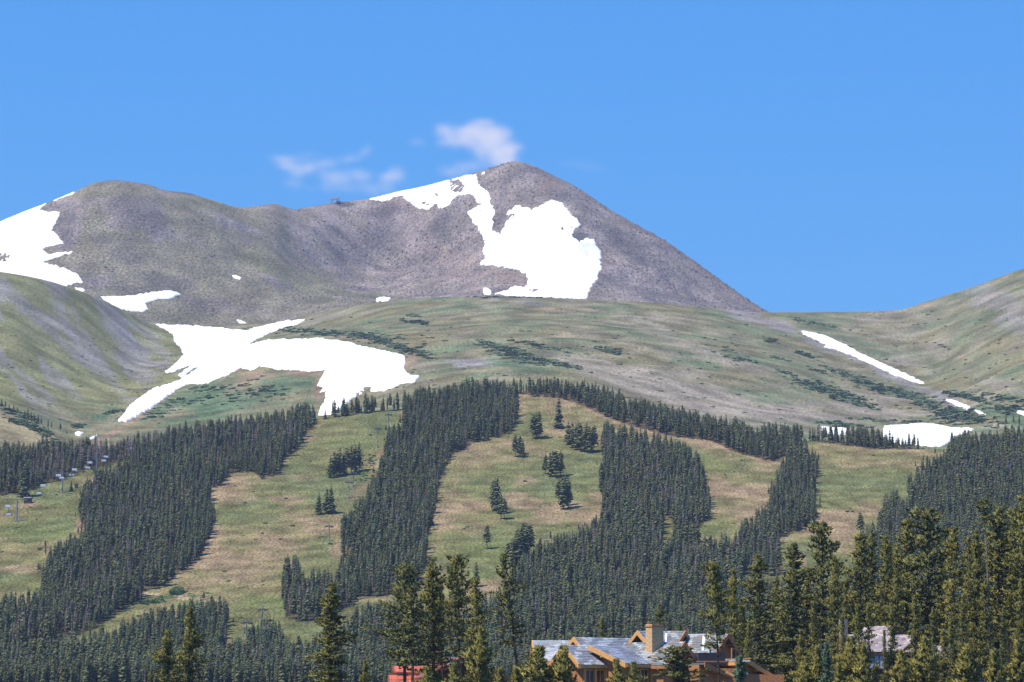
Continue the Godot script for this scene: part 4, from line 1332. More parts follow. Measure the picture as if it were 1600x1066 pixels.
	# lower trees that fill the thicket
	var low := [
		[1212, 905, 1, 440, 0.9, "pine filling the gap between the full pine and the broad pointed one"],
		[1208, 985, 10, 425, 0.9, "lower yellowish pine right of the lodge's last gable"],
		[1226, 955, 2, 430, 0.9, "mid height pine behind the lower yellowish one by the lodge"],
		[1251, 984, 10, 375, 0.8, "lower pointed pine below the broad pointed pine"],
		[1272, 940, 1, 400, 0.9, "pine in the shade between the broad pointed and slender pines"],
		[1291, 1008, 8, 352, 0.8, "blue green young spruce left of the pale roofed house"],
		[1276, 1012, 7, 355, 0.8, "young pine left of the blue green spruce in the thicket"],
		[1316, 962, 1, 378, 0.75, "slim pine standing before the pale stone chimney"],
		[1334, 930, 2, 440, 0.9, "dark pine rising behind the left end of the pale roof"],
		[1400, 850, 2, 450, 0.9, "dark pine deep in the thicket above the pale roof's right half"],
		[1470, 860, 2, 455, 0.9, "shaded pine deep in the thicket behind the yellow green one"],
		[1545, 850, 2, 455, 0.9, "shaded pine deep in the thicket behind the bare pole"],
		[1576, 850, 0, 450, 0.9, "shaded pine deep in the thicket behind the full one"],
		[1220, 930, 2, 455, 0.9, "shaded pine deep in the gap left of the broad pointed pine"],
		[1160, 935, 2, 460, 0.9, "shaded pine behind the trunk of the pale loose pine"],
		[1322, 905, 1, 430, 0.75, "thin pine beside the pale stone chimney"],
		[1330, 1000, 7, 355, 0.9, "bushy young pine hiding the left end of the pale roof"],
		[1348, 1010, 7, 350, 0.9, "bushy young pine left of the curtained window"],
		[1400, 890, 0, 405, 0.75, "green pine dropping its boughs over the right of the pale roof"],
		[1408, 1020, 7, 350, 0.9, "young pine right of the curtained window"],
		[1430, 930, 4, 385, 0.8, "mid height column pine before the small pale gable"],
		[1444, 1000, 7, 352, 1.0, "young pine at the foot of the mid height column pine"],
		[1468, 900, 1, 425, 0.85, "pine in shade right under the big broad headed one"],
		[1474, 985, 10, 362, 1.0, "yellowish spreading pine low in front at right"],
		[1505, 930, 1, 395, 0.9, "pine with dead lower boughs under the thin one by the pole"],
		[1510, 1010, 7, 350, 0.9, "young pine low below the pine with dead boughs"],
		[1540, 905, 0, 400, 0.85, "pine covering the lower part of the bare pole"],
		[1552, 1020, 7, 348, 0.9, "bright young pine low near the right edge"],
		[1568, 950, 2, 385, 0.8, "shaded pine below the full one near the right edge"],
		[1590, 1004, 7, 350, 0.9, "bright young pine in the lower right corner"],
		[1596, 905, 1, 395, 0.8, "shaded pine low beside the edge pine"],
		[1382, 985, 1, 372, 0.5, "thin pine whose trunk crosses the pale roof"],
		[1357, 945, 5, 372, 0.6, "dark slim pine before the left half of the pale roof"],
		[1186, 1000, 10, 432, 0.7, "low pine behind the lodge's farthest right gable"],
		[1170, 975, 1, 420, 0.8, "pine in shade just behind the right lodge gable"],
		[1258, 1030, 7, 352, 0.9, "young pine at the bottom right of the lodge"],
		[1341, 945, 1, 371, 0.7, "slim pine crossing the left part of the pale roof"],
		[1394, 950, 2, 374, 0.7, "pine crossing the right part of the pale roof"],
		[1458, 950, 2, 376, 0.8, "pine before the smaller pale gable"],
		[1486, 960, 0, 372, 0.7, "pine hiding the right end of the pale roofed house"],
		[1630, 800, 0, 410, 1.1, "tall pine just past the right edge of the picture"],
		[1662, 830, 2, 420, 1.2, "second pine past the right edge of the picture"],
		[1310, 1040, 7, 350, 0.8, "young pine at the bottom below the stone chimney"],
	]
	for t in low:
		tall_at("pine_tree" if t[2] < 7 or t[2] > 8 else ("young_pine" if t[2] == 7 else "blue_spruce"), t[5], t[2], t[0], t[1], t[3], 0.0, t[4])


# ---------------------------------------------------------------- chair lifts
func box(st: SurfaceTool, c: Vector3, s: Vector3, b := Basis()) -> void:
	var h := s * 0.5
	for f in [[Vector3(1, 0, 0), Vector3(0, 1, 0), Vector3(0, 0, 1)], [Vector3(-1, 0, 0), Vector3(0, 0, 1), Vector3(0, 1, 0)], [Vector3(0, 1, 0), Vector3(0, 0, 1), Vector3(1, 0, 0)], [Vector3(0, -1, 0), Vector3(1, 0, 0), Vector3(0, 0, 1)], [Vector3(0, 0, 1), Vector3(1, 0, 0), Vector3(0, 1, 0)], [Vector3(0, 0, -1), Vector3(0, 1, 0), Vector3(1, 0, 0)]]:
		var n: Vector3 = f[0]
		var p: Array = []
		for k in [[-1, -1], [1, -1], [1, 1], [-1, 1]]:
			p.append(c + b * ((n + f[1] * k[0] + f[2] * k[1]) * h))
		for k in [0, 2, 1, 0, 3, 2]:
			st.set_smooth_group(-1)
			st.add_vertex(p[k])


func begin() -> SurfaceTool:
	var st := SurfaceTool.new()
	st.begin(Mesh.PRIMITIVE_TRIANGLES)
	return st


func done(called: String, st: SurfaceTool, mat: Material, parent: Node = null) -> MeshInstance3D:
	st.generate_normals()
	return mesh_node(called, st.commit(), mat, parent)


func beam(st: SurfaceTool, a: Vector3, b: Vector3, w: float, h: float) -> void:
	var d := b - a
	var z := d.normalized()
	var x := Vector3.UP.cross(z)
	x = x.normalized() if x.length() > 0.01 else Vector3.RIGHT
	box(st, (a + b) * 0.5, Vector3(w, h, d.length()), Basis(x, z.cross(x), z))


func lift_tower(label: String, group: String, px: float, foot_py: float, top_py: float, wide: float, turn: float) -> Vector3:
	var f := ground_at(px, foot_py)
	var h := (foot_py - top_py) * -f.z / F
	var t := thing("lift_tower", label, "lift tower", f, group)
	t.rotation.y = turn
	var cyl := CylinderMesh.new()
	cyl.top_radius = 0.032 * wide if wide > 6.0 else 0.2
	cyl.bottom_radius = 0.042 * wide if wide > 6.0 else 0.3
	cyl.height = h + 1.0
	cyl.radial_segments = 12
	mesh_node("pole", cyl, M.steel, t).position.y = h * 0.5 - 0.5
	var st := begin()
	box(st, Vector3(0, h + 0.2, 0), Vector3(wide, 0.5, 0.5))
	box(st, Vector3(0, h + 0.9, 0), Vector3(0.35, 1.2, 0.35))
	done("crossarm", st, M.steel, t)
	for s in [-1, 1]:
		st = begin()
		box(st, Vector3(s * wide * 0.46, h - 0.25, 0), Vector3(0.35, 0.45, 3.6))
		for k in 4:
			box(st, Vector3(s * wide * 0.46, h + 0.1, -1.35 + 0.9 * k), Vector3(0.2, 0.55, 0.55))
		done("sheave_train", st, M.dark_steel, t)
	st = begin()
	box(st, Vector3(0, 0.1, 0), Vector3(2.0, 0.7, 2.0))
	done("footing", st, M.stone_grey, t)
	return t.position + Vector3(0, h - 0.4, 0)


func cable(label: String, pts: Array, off: Vector3, group: String) -> void:
	var st := begin()
	for i in pts.size() - 1:
		var n := 8
		for k in n:
			var t0 := float(k) / n
			var t1 := float(k + 1) / n
			var sag: float = pts[i].distance_to(pts[i + 1]) * 0.02
			beam(st, pts[i].lerp(pts[i + 1], t0) + off - Vector3(0, sag * 4.0 * t0 * (1.0 - t0), 0), pts[i].lerp(pts[i + 1], t1) + off - Vector3(0, sag * 4.0 * t1 * (1.0 - t1), 0), 0.09, 0.09)
	var o := done("lift_cable", st, M.dark_steel)
	tag(o, label, "cable", group)


func make_lifts() -> void:
	M.stone_grey = flat_mat(Color(0.35, 0.34, 0.32), 0.9)
	# the lift that climbs through the left meadow
	var g := "towers of the left chairlift"
	var a := lift_tower("T shaped lift tower nearest the left edge of the meadow", g, 25.5, 815, 781, 12.0, 0.2)
	var b := lift_tower("lift tower beside the lone little conifer in the left meadow", g, 97, 770, 740, 12.0, 0.35)
	var c := lift_tower("lift tower before the dark wood above the left meadow", g, 150.5, 737, 715, 11.0, 0.5)
	var e := at(300, 672, -c.z + 190.0)
	var before := at(-70, 836, -a.z - 90.0)
	var line_: Array = [before, a, b, c, e]
	cable("uphill cable of the left chairlift", line_, Vector3(5.2, 0.4, 0), "cables of the left chairlift")
	cable("downhill cable of the left chairlift", line_, Vector3(-5.2, 0.4, 0), "cables of the left chairlift")
	var spots := [[12, 791, -1, "upper of the two chairs left of the first lift tower"], [13, 804, 1, "lower of the two chairs left of the first lift tower"], [61, 771, 1, "chair hanging low right of the lift hut"], [67, 759, -1, "chair hanging over the meadow edge above the lift hut"],
		[91, 743, -1, "chair left of the tower by the lone little conifer"], [96, 747, 1, "chair passing the tower by the lone little conifer"], [116, 734, -1, "upper chair of the pair right of the middle tower"], [112, 742, 1, "lower chair of the pair right of the middle tower"],
		[140, 723, -1, "upper chair of the pair left of the upper tower"], [137, 731, 1, "lower chair of the pair left of the upper tower"], [165, 714, -1, "upper chair of the pair right of the upper tower"], [162, 720, 1, "lower chair of the pair right of the upper tower"],
		[187, 705, -1, "upper chair of the second pair above the upper tower"], [185, 712, 1, "lower chair of the second pair above the upper tower"], [210, 694, -1, "upper chair of the topmost pair before the wood"], [207, 701, 1, "lower chair of the topmost pair before the wood"], [274, 682, -1, "highest chair, lost among the tree tops"]]
	var proto: Node3D = null
	for s in spots:
		# where along the cable that lies
		var t: float = s[0]
		var d := 0.0
		for i in line_.size() - 1:
			var q0 := pix(line_[i])
			var q1 := pix(line_[i + 1])
			if t >= q0.x and t <= q1.x:
				d = lerpf(-line_[i].z, -line_[i + 1].z, (t - q0.x) / (q1.x - q0.x))
		d -= 4.0
		var p := at(s[0], s[1], d)
		var o: Node3D
		if proto == null:
			o = thing("lift_chair", s[3], "lift chair", p, "chairs of the left chairlift")
			var st := begin()
			box(st, Vector3(0, 1.9, 0), Vector3(0.12, 2.6, 0.12))
			box(st, Vector3(0, 0.75, 0), Vector3(2.6, 0.12, 0.12))
			done("hanger", st, M.dark_steel, o)
			st = begin()
			box(st, Vector3(0, -0.5, 0.35), Vector3(2.6, 0.18, 0.75))
			done("seat", st, M.pale_paint, o)
			st = begin()
			box(st, Vector3(0, 0.15, -0.1), Vector3(2.6, 0.8, 0.12), Basis(Vector3.RIGHT, -0.35))
			done("backrest", st, M.pale_paint, o)
			st = begin()
			for x in [-1.3, 1.3]:
				box(st, Vector3(x, 0.1, 0.3), Vector3(0.09, 1.3, 0.09))
				box(st, Vector3(x, 0.35, 0.35), Vector3(0.09, 0.09, 0.8))
			done("side_frame", st, M.dark_steel, o)
			proto = o
		else:
			o = proto.duplicate()
			o.name = numbered("lift_chair")
			add_child(o, true)
			o.position = p
			o.set_meta("label", s[3])
		o.rotation.y = 0.5 if s[2] < 0 else 0.7
		o.scale = Vector3.ONE * 1.25
	# the hut under the dark conifer
	var f := ground_at(43, 786)
	var hut := thing("lift_hut", "small dark lift operator hut below the dark conifer in the left meadow", "hut", f)
	var st := begin()
	box(st, Vector3(0, 1.3, 0), Vector3(4.2, 2.8, 3.4))
	done("wall", st, M.dark_wood, hut)
	st = begin()
	box(st, Vector3(0, 2.95, 1.0), Vector3(4.6, 0.16, 2.4), Basis(Vector3.RIGHT, 0.3))
	box(st, Vector3(0, 2.95, -1.0), Vector3(5.0, 0.16, 2.8), Basis(Vector3.RIGHT, -0.3))
	done("roof", st, M.steel, hut)
	st = begin()
	box(st, Vector3(-0.8, 1.5, 1.72), Vector3(1.6, 1.1, 0.06))
	done("window", st, M.glass, hut)
	f = ground_at(119, 765)
	var sign_ := thing("trail_sign", "tiny dark trail sign right of the lone little conifer", "sign", f)
	st = begin()
	box(st, Vector3(0, 2.2, 0), Vector3(2.2, 2.4, 0.12))
	done("board", st, M.dark_wood, sign_)
	st = begin()
	for x in [-0.8, 0.8]:
		box(st, Vector3(x, 0.5, -0.14), Vector3(0.16, 1.6, 0.14))
	done("post", st, M.dark_wood, sign_)
	# the older lift beside the strip of wood
	g = "towers of the lift up the left ski run"
	var tops := []
	for s in [[385, 992, 974, "lift tower at the bottom of the left run behind the conifer tips"], [410, 971, 953, "second lift tower from the bottom of the left run"], [514, 850, 823, "lift tower standing clear in the middle of the left run"], [545, 778, 754, "lift tower right of the lower trio of conifers"], [552, 760, 739, "lift tower just above the one right of the conifer trio"],
			[563, 732, 712, "lift tower partly behind the upper tree clump"], [590, 699, 670, "lift tower alone right of the upper tree clump"], [607, 669, 648, "topmost lift tower at the edge of the wood"]]:
		tops.append(lift_tower(s[3], g, s[0], s[1], s[2], 3.6, 0.5))
	cable("cable of the lift climbing the left ski run, near strand", tops, Vector3(2.0, 0.4, 0.3), "cables of the lift up the left run")
	cable("cable of the lift climbing the left ski run, far strand", tops, Vector3(-2.0, 0.4, -0.3), "cables of the lift up the left run")
	# the top station on the saddle of the far ridge
	var q := find_s(523, 319, 17.0, 18.0)
	var v := land(q[0], 17.98)
	var top := thing("summit_lift_station", "tiny lift station with slanted mast on the far ridge saddle", "lift station", v)
	st = begin()
	for x in [-4.0, 4.0]:
		box(st, Vector3(x, 2.5, 0), Vector3(0.9, 9.0, 0.9))
	done("mast", st, M.steel, top)
	st = begin()
	box(st, Vector3(0, 7.5, 0), Vector3(17.0, 2.2, 3.5), Basis(Vector3.FORWARD, -0.12))
	done("bullwheel_housing", st, flat_mat(Color(0.45, 0.3, 0.28), 0.7), top)
	st = begin()
	box(st, Vector3(6.0, 1.5, 2.0), Vector3(6.0, 4.0, 5.0))
	done("cabin", st, M.dark_wood, top)


# ---------------------------------------------------------------- houses
func quad(st: SurfaceTool, a: Vector3, b: Vector3, c: Vector3, d: Vector3) -> void:
	for v in [a, c, b, a, d, c]:
		st.set_smooth_group(-1)
		st.add_vertex(v)


# a solid between two polygons with the same number of corners
func solid(st: SurfaceTool, low: Array, high: Array) -> void:
	var n := low.size()
	for i in n:
		var j := (i + 1) % n
		quad(st, low[i], low[j], high[j], high[i])
	for k in range(1, n - 1):
		for v in [high[0], high[k + 1], high[k], low[0], low[k], low[k + 1]]:
			st.set_smooth_group(-1)
			st.add_vertex(v)


func roof_pieces(called: String, a: Vector3, along_: Vector3, down: Vector3, tones: Array, piece: Vector2, mat: Material, parent: Node, seed_: int, skew := 1.0) -> void:
	# courses of overlapping pieces from the ridge to the eave, each a little tilted and toned by weather
	var r := RandomNumberGenerator.new()
	r.seed = seed_
	var V := PackedVector3Array()
	var C := PackedColorArray()
	var la := along_.length()
	var ld := down.length()
	var ax := along_ / la
	var dn := down / ld
	var up := ax.cross(dn)
	if up.y < 0.0:
		up = -up
	var rows := int(ld / piece.y)
	for j in rows:
		var y0 := ld * j / rows
		var y1 := ld * (j + 1.12) / rows
		var x := -piece.x * r.randf()
		while x < la:
			var x0 := maxf(x, 0.0)
			var x1 := minf(x + piece.x * r.randf_range(0.8, 1.2), la)
			var w := n_fine.get_noise_2d((x + y0 * skew) * 16.0 + seed_ * 50.0, (y0 - x * skew * 0.4) * 5.0)
			var c: Color = tones[0].lerp(tones[1], smoothstep(-0.18, 0.18, w + r.randf_range(-0.1, 0.1)))
			if r.randf() < 0.13:
				c = tones[2]
			c *= r.randf_range(0.85, 1.15)
			c.a = 1.0
			var lift0 := up * 0.015
			var lift1 := up * r.randf_range(0.05, 0.085)
			var p := a + ax * (x0 + 0.01) + dn * y0 + lift0
			var q := a + ax * (x1 - 0.015) + dn * y0 + lift0
			var s := a + ax * (x0 + 0.01) + dn * y1 + lift1
			var t := a + ax * (x1 - 0.015) + dn * y1 + lift1
			tri(V, C, p, s, q, c)
			tri(V, C, q, s, t, c)
			var e := -up * 0.07
			tri(V, C, s, s + e, t, c * 0.9)
			tri(V, C, t, s + e, t + e, c * 0.9)
			x = x1 if x1 < la else la
			if x1 >= la:
				break
	# turned to face up whichever way the roof runs
	if V.size() and (V[2] - V[0]).cross(V[1] - V[0]).y < 0.0:
		for i in range(0, V.size(), 3):
			var k := V[i + 1]
			V[i + 1] = V[i + 2]
			V[i + 2] = k
	var o := mesh_node(called, soup(V, C), mat, parent)
	o.set_meta("kind", "stuff")


# one gabled part of a house. apex: the ridge's front tip; yaw 0 faces the viewer, minus turns it left
func gable(house: Node3D, apex: Vector3, yaw: float, len: float, half: float, pitch: float, o: Dictionary) -> Dictionary:
	var n := Vector3(sin(yaw), 0, cos(yaw))
	var r := Vector3(cos(yaw), 0, -sin(yaw))
	apex -= house.position
	var back := apex - n * len
	var halves := [half if not o.has("left") else o.left, half if not o.has("right") else o.right]
	var thick := 0.24
	var roof: Node3D = null
	for s in 2:
		var sg: float = [-1.0, 1.0][s]
		var hw: float = halves[s]
		if hw <= 0.0:
			continue
		var drop := Vector3(0, -hw * pitch, 0)
		var e0 := apex + r * hw * sg + drop
		var e1 := back + r * hw * sg + drop
		var t := Vector3(0, -thick, 0)
		var st := begin()
		solid(st, [apex + t, back + t, e1 + t, e0 + t], [apex, back, e1, e0])
		var slope := done("roof", st, o.get("under", M.deck), house)
		roof_pieces("shingles", apex, back - apex, e0 - apex, o.tones, o.piece, M.shingle, slope, int(absf(apex.x * 7.0 + s * 3.0)) + 1)
		# barge board on the front edge and fascia along the eave
		st = begin()
		var up := Vector3(0, 0.06, 0)
		var deep := Vector3(0, -0.6, 0)
		solid(st, [apex + n * 0.04 + deep, e0 + n * 0.04 + deep, e0 + n * 0.2 + deep, apex + n * 0.2 + deep], [apex + n * 0.04 + up, e0 + n * 0.04 + up, e0 + n * 0.2 + up, apex + n * 0.2 + up])
		done("barge_board", st, o.trim, house)
		st = begin()
		var ef := e0 + r * sg * 0.03 + n * 0.0
		var eb := e1 + r * sg * 0.03
		var ow := r * sg * 0.12
		solid(st, [ef + deep * 0.85, eb + deep * 0.85, eb + ow + deep * 0.85, ef + ow + deep * 0.85], [ef - up, eb - up, eb + ow - up, ef + ow - up])
		done("fascia", st, o.trim, house)
		if o.get("bracket", true):
			for g in [0.35, 0.85]:
				st = begin()
				var c := apex.lerp(e0, g) - Vector3(0, 0.62, 0) - n * 0.25
				box(st, c, Vector3(0.2, 0.34, 0.9), Basis(r, Vector3.UP, n))
				done("bracket", st, o.trim, house)
	if o.get("wall", true):
		var inset := 0.9 if len > 2.0 else 0.35
		var ground := -1.0
		if o.has("floor"):
			ground = apex.y - o.floor
		var f := apex - n * inset - Vector3(0, thick + 0.02, 0)
		var wl: float = maxf(halves[0] - 0.6, 0.02)
		var wr: float = maxf(halves[1] - 0.6, 0.02)
		var pl := f - r * wl - Vector3(0, wl * pitch, 0)
		var pr := f + r * wr - Vector3(0, wr * pitch, 0)
		var bl := Vector3(pl.x, ground, pl.z)
		var br := Vector3(pr.x, ground, pr.z)
		var dz := -n * (len - inset - 0.15)
		var st := begin()
		solid(st, [bl + dz, br + dz, pr + dz, f + dz, pl + dz], [bl, br, pr, f, pl])
		done("wall", st, o.siding, house)
	return {"n": n, "r": r, "apex": apex, "yaw": yaw}


# a window set on a wall: centre in the scene, width, height, which way it faces
func window(house: Node3D, c: Vector3, w: float, h: float, yaw: float, frame: Material, pane: Material, bars := 1) -> void:
	c -= house.position
	var b := Basis(Vector3.UP, yaw)
	var st := begin()
	box(st, c + b * Vector3(0, h * 0.5 + 0.09, 0.05), Vector3(w + 0.36, 0.18, 0.16), b)
	box(st, c + b * Vector3(0, -h * 0.5 - 0.09, 0.05), Vector3(w + 0.36, 0.18, 0.2), b)
	for s in [-1, 1]:
		box(st, c + b * Vector3(s * (w * 0.5 + 0.09), 0, 0.05), Vector3(0.18, h, 0.16), b)
	for k in bars:
		box(st, c + b * Vector3(w * ((k + 1.0) / (bars + 1.0) - 0.5), 0, 0.05), Vector3(0.1, h, 0.1), b)
	var o := done("window", st, frame, house)
	st = begin()
	box(st, c + b * Vector3(0, 0, 0.02), Vector3(w, h, 0.05), b)
	done("pane", st, pane, o)


# windows and posts along the long wall under the right hand eave of a gabled part
func eave_wall(house: Node3D, g: Dictionary, half: float, pitch: float, places: Array, post_at: Array) -> void:
	var n: Vector3 = g.n
	var r: Vector3 = g.r
	var apex: Vector3 = g.apex
	var yaw := atan2(r.x, r.z)
	for q in places:
		window(house, house.position + apex + r * (half - 0.53) - n * q[0] - Vector3(0, half * pitch + q[1], 0), q[2], q[3], yaw, M.honey, M.glass, 1)
	for t in post_at:
		block(house, "post", house.position + apex + r * (half - 0.3) - n * t - Vector3(0, half * pitch + 2.3, 0), Vector3(0.28, 3.6, 0.28), yaw, M.honey)


func block(house: Node3D, called: String, c: Vector3, s: Vector3, yaw: float, mat: Material) -> MeshInstance3D:
	var st := begin()
	box(st, c - house.position, s, Basis(Vector3.UP, yaw))
	return done(called, st, mat, house)


func make_lodge() -> void:
	var d := 395.0
	var base := at(1010, 1066, d)
	base.y = ground_y(base.x, d) - 0.3
	var h := thing("log_lodge", "large honey coloured log lodge with many mottled grey shingle gables", "house", base)
	var slate := [Color(0.18, 0.21, 0.26), Color(0.36, 0.4, 0.45), Color(0.24, 0.21, 0.2)]
	var pale := [Color(0.3, 0.34, 0.37), Color(0.46, 0.49, 0.51), Color(0.3, 0.29, 0.27)]
	var rusty := [Color(0.17, 0.19, 0.2), Color(0.36, 0.39, 0.4), Color(0.24, 0.16, 0.12)]
	var P := Vector2(0.62, 0.4)
	var o := {"trim": M.honey, "siding": M.cedar, "tones": slate, "piece": P}
	var dg := func(x: float) -> float: return deg_to_rad(x)
	# back left: long pale roof with its ridge across the view
	gable(h, at(833, 1001, 404), dg.call(-86), 9.5, 5.0, 0.62, {"trim": M.honey, "siding": M.cedar, "tones": pale, "piece": P, "bracket": false})
	# front left gable facing left
	var left_wing := gable(h, at(881, 1008, 388), dg.call(-60), 6.8, 4.2, 0.66, o)
	# small gable above it and the long ridge that runs right from it
	gable(h, at(897, 996, 399), dg.call(-58), 10.0, 2.6, 0.72, {"trim": M.honey, "siding": M.cedar, "tones": slate, "piece": P, "bracket": false})
	# broad low roof with the long slanting barge board
	var broad := gable(h, at(920, 1009, 388), dg.call(-46), 12.0, 7.2, 0.36, {"trim": M.honey, "siding": M.cedar, "tones": [Color(0.22, 0.25, 0.32), Color(0.34, 0.37, 0.45), Color(0.28, 0.26, 0.28)], "piece": P, "left": 0.0, "right": 7.2})
	# dormer left of the chimney
	gable(h, at(997, 986, 397), dg.call(-57), 5.0, 2.6, 0.72, {"trim": M.honey, "siding": M.dark_wood, "tones": slate, "piece": P, "bracket": false})
	# right wing: gables that face right
	gable(h, at(1070, 986, 399), dg.call(60), 6.5, 3.4, 0.72, {"trim": M.cedar, "siding": M.cedar, "tones": rusty, "piece": P})
	gable(h, at(1069, 1003, 389), dg.call(58), 9.5, 5.0, 0.66, {"trim": M.cedar, "siding": M.cedar, "tones": rusty, "piece": P})
	gable(h, at(1137, 990, 397), dg.call(56), 7.0, 3.6, 0.78, {"trim": M.cedar, "siding": M.cedar, "tones": rusty, "piece": P})
	# lower right: lean-to roof and the last verge
	gable(h, at(1100, 1036, 386), dg.call(42), 5.5, 6.0, 0.28, {"trim": M.cedar, "siding": M.cedar, "tones": [Color(0.4, 0.4, 0.42), Color(0.58, 0.57, 0.58), Color(0.33, 0.27, 0.24)], "piece": P, "left": 0.0, "right": 6.0})
	gable(h, at(1165, 1029, 391), dg.call(35), 7.0, 6.2, 0.46, {"trim": M.honey, "siding": M.cedar, "tones": rusty, "piece": P, "left": 1.0, "right": 6.2})
	eave_wall(h, left_wing, 4.2, 0.66, [[1.9, 1.75, 1.2, 1.9], [3.6, 1.75, 1.2, 1.9]], [1.0, 2.75, 4.5])
	eave_wall(h, broad, 7.2, 0.36, [[1.9, 1.8, 1.1, 2.0], [4.0, 1.8, 1.3, 2.0], [6.6, 1.8, 1.1, 2.0], [8.4, 1.8, 1.1, 2.0]], [1.0, 5.3, 7.5])
	# chimney with its cap
	block(h, "chimney", at(1023, 1004, 390.0), Vector3(2.2, 5.0, 1.3), dg.call(40), M.chimney)
	block(h, "chimney_cap", at(1023, 979, 390.0), Vector3(2.4, 0.22, 1.5), dg.call(40), M.cedar)
	# flashing in the roof valleys and the dark flank beside the chimney
	var st := begin()
	beam(st, at(1100, 994, 394.5) - h.position, at(1098, 1017, 391) - h.position, 0.3, 0.05)
	done("valley_flashing", st, M.flashing, h)
	st = begin()
	beam(st, at(1041, 990, 395.5) - h.position, at(1040, 1004, 392.5) - h.position, 0.25, 0.05)
	done("valley_flashing", st, M.flashing, h)
	st = begin()
	var a := at(1019, 1019, 389.8) - h.position
	solid(st, [a + Vector3(0, 0, -0.5), at(1037, 995, 393.0) - h.position + Vector3(0, 0, -0.5), at(1036, 1003, 391.6) - h.position + Vector3(0, 0, -0.5)], [a, at(1037, 995, 393.0) - h.position, at(1036, 1003, 391.6) - h.position])
	done("chimney_saddle", st, M.lead, h)
	# main body below the broad roof, with posts and windows
	block(h, "wall", at(985, 1062, 392) + Vector3(0, -1.2, 0), Vector3(14.5, 7.0, 4.0), 0.0, M.cedar)
	block(h, "wall", at(930, 1062, 390) + Vector3(0, -1.2, 0), Vector3(4.4, 6.6, 4.0), 0.0, M.cedar)
	# right wing: body, balcony and openings
	block(h, "wall", at(1095, 1062, 391) + Vector3(0, -1.0, 0), Vector3(9.5, 5.0, 4.0), 0.1, M.cedar)
	block(h, "wall", at(1180, 1068, 394) + Vector3(0, -0.6, 0), Vector3(7.5, 3.6, 4.0), 0.1, M.cedar)
	block(h, "balcony", at(1108, 1030, 392.5), Vector3(4.0, 1.7, 2.2), 0.3, M.lead)
	block(h, "balcony_rail", at(1112, 1034, 390.2), Vector3(4.6, 0.18, 0.14), 0.3, M.cedar)
	window(h, at(1107, 1060, 388.6), 0.7, 1.5, 0.1, M.cedar, M.glass, 0)
	window(h, at(1063, 1056, 388.2), 1.2, 2.0, 0.3, M.cedar, M.glass, 1)
	window(h, at(1146, 1022, 396.2), 0.9, 1.3, dg.call(56), M.cedar, M.glass, 0)
	st = begin()
	beam(st, at(1157, 1030, 389) - h.position, at(1173, 1029, 389) - h.position, 0.2, 0.16)
	done("board_end", st, M.honey, h)
	st = begin()
	beam(st, at(1157, 1033, 388.9) - h.position, at(1172, 1033, 388.9) - h.position, 0.2, 0.16)
	done("board_end", st, M.flashing, h)
	st = begin()
	beam(st, at(1134, 1050, 387) - h.position, at(1146, 1056, 387) - h.position, 0.2, 0.35)
	done("board_end", st, M.honey, h)


func make_red_house() -> void:
	var base := at(700, 1066, 402)
	base.y = ground_y(base.x, 402) - 0.3
	var h := thing("red_house", "low dark red house with a bright red metal roof behind leaning pines", "house", base)
	var red := [Color(0.42, 0.1, 0.055), Color(0.5, 0.135, 0.07), Color(0.4, 0.11, 0.06)]
	var P := Vector2(0.7, 1.2)
	gable(h, at(615, 1041, 404), deg_to_rad(-84), 8.0, 3.0, 0.55, {"trim": M.red_wood, "siding": M.red_wood, "tones": red, "piece": P, "bracket": false, "under": M.red_wood})
	gable(h, at(608, 1055, 400), deg_to_rad(-86), 7.5, 2.6, 0.5, {"trim": M.red_wood, "siding": M.red_wood, "tones": red, "piece": P, "bracket": false, "under": M.red_wood})
	gable(h, at(726, 1026, 398), deg_to_rad(18), 7.0, 6.4, 0.47, {"trim": M.red_wood, "siding": M.red_wood, "tones": [Color(0.2, 0.07, 0.05), Color(0.26, 0.1, 0.07), Color(0.22, 0.09, 0.06)], "piece": P, "under": M.dark_wood})
	var st := begin()
	beam(st, at(699, 1039, 396.6) - h.position, at(713, 1029, 396.6) - h.position, 0.12, 0.14)
	done("gutter", st, M.flashing, h)
	block(h, "wall", at(632, 1060, 401), Vector3(4.0, 1.6, 2.0), 0.0, M.red_wood)
	window(h, at(628, 1056, 399.9), 1.0, 0.6, 0.0, M.red_wood, M.glass, 0)
	window(h, at(742, 1052, 397.2), 1.3, 1.6, deg_to_rad(18), M.dark_wood, M.glass, 1)
	# chimney of rough stone courses
	var V := PackedVector3Array()
	var C := PackedColorArray()
	var r := RandomNumberGenerator.new()
	r.seed = 3
	var c := at(682, 1045, 401) - h.position
	var body := block(h, "chimney", at(682, 1034, 401), Vector3(1.25, 4.4, 1.0), 0.2, M.mortar)
	st = begin()
	for j in 10:
		for k in 3:
			var wd := 0.5
			box(st, c + Vector3((k - 1) * wd + r.randf_range(-0.05, 0.05) + (0.12 if j % 2 else -0.12), -1.0 + j * 0.38, 0.05), Vector3(wd * r.randf_range(0.75, 0.95), 0.27, 1.12 + r.randf_range(0.0, 0.14)), Basis(Vector3.UP, 0.2))
	var stones := done("stones", st, M.red_stone, body)
	stones.position = Vector3.ZERO
	stones.set_meta("kind", "stuff")


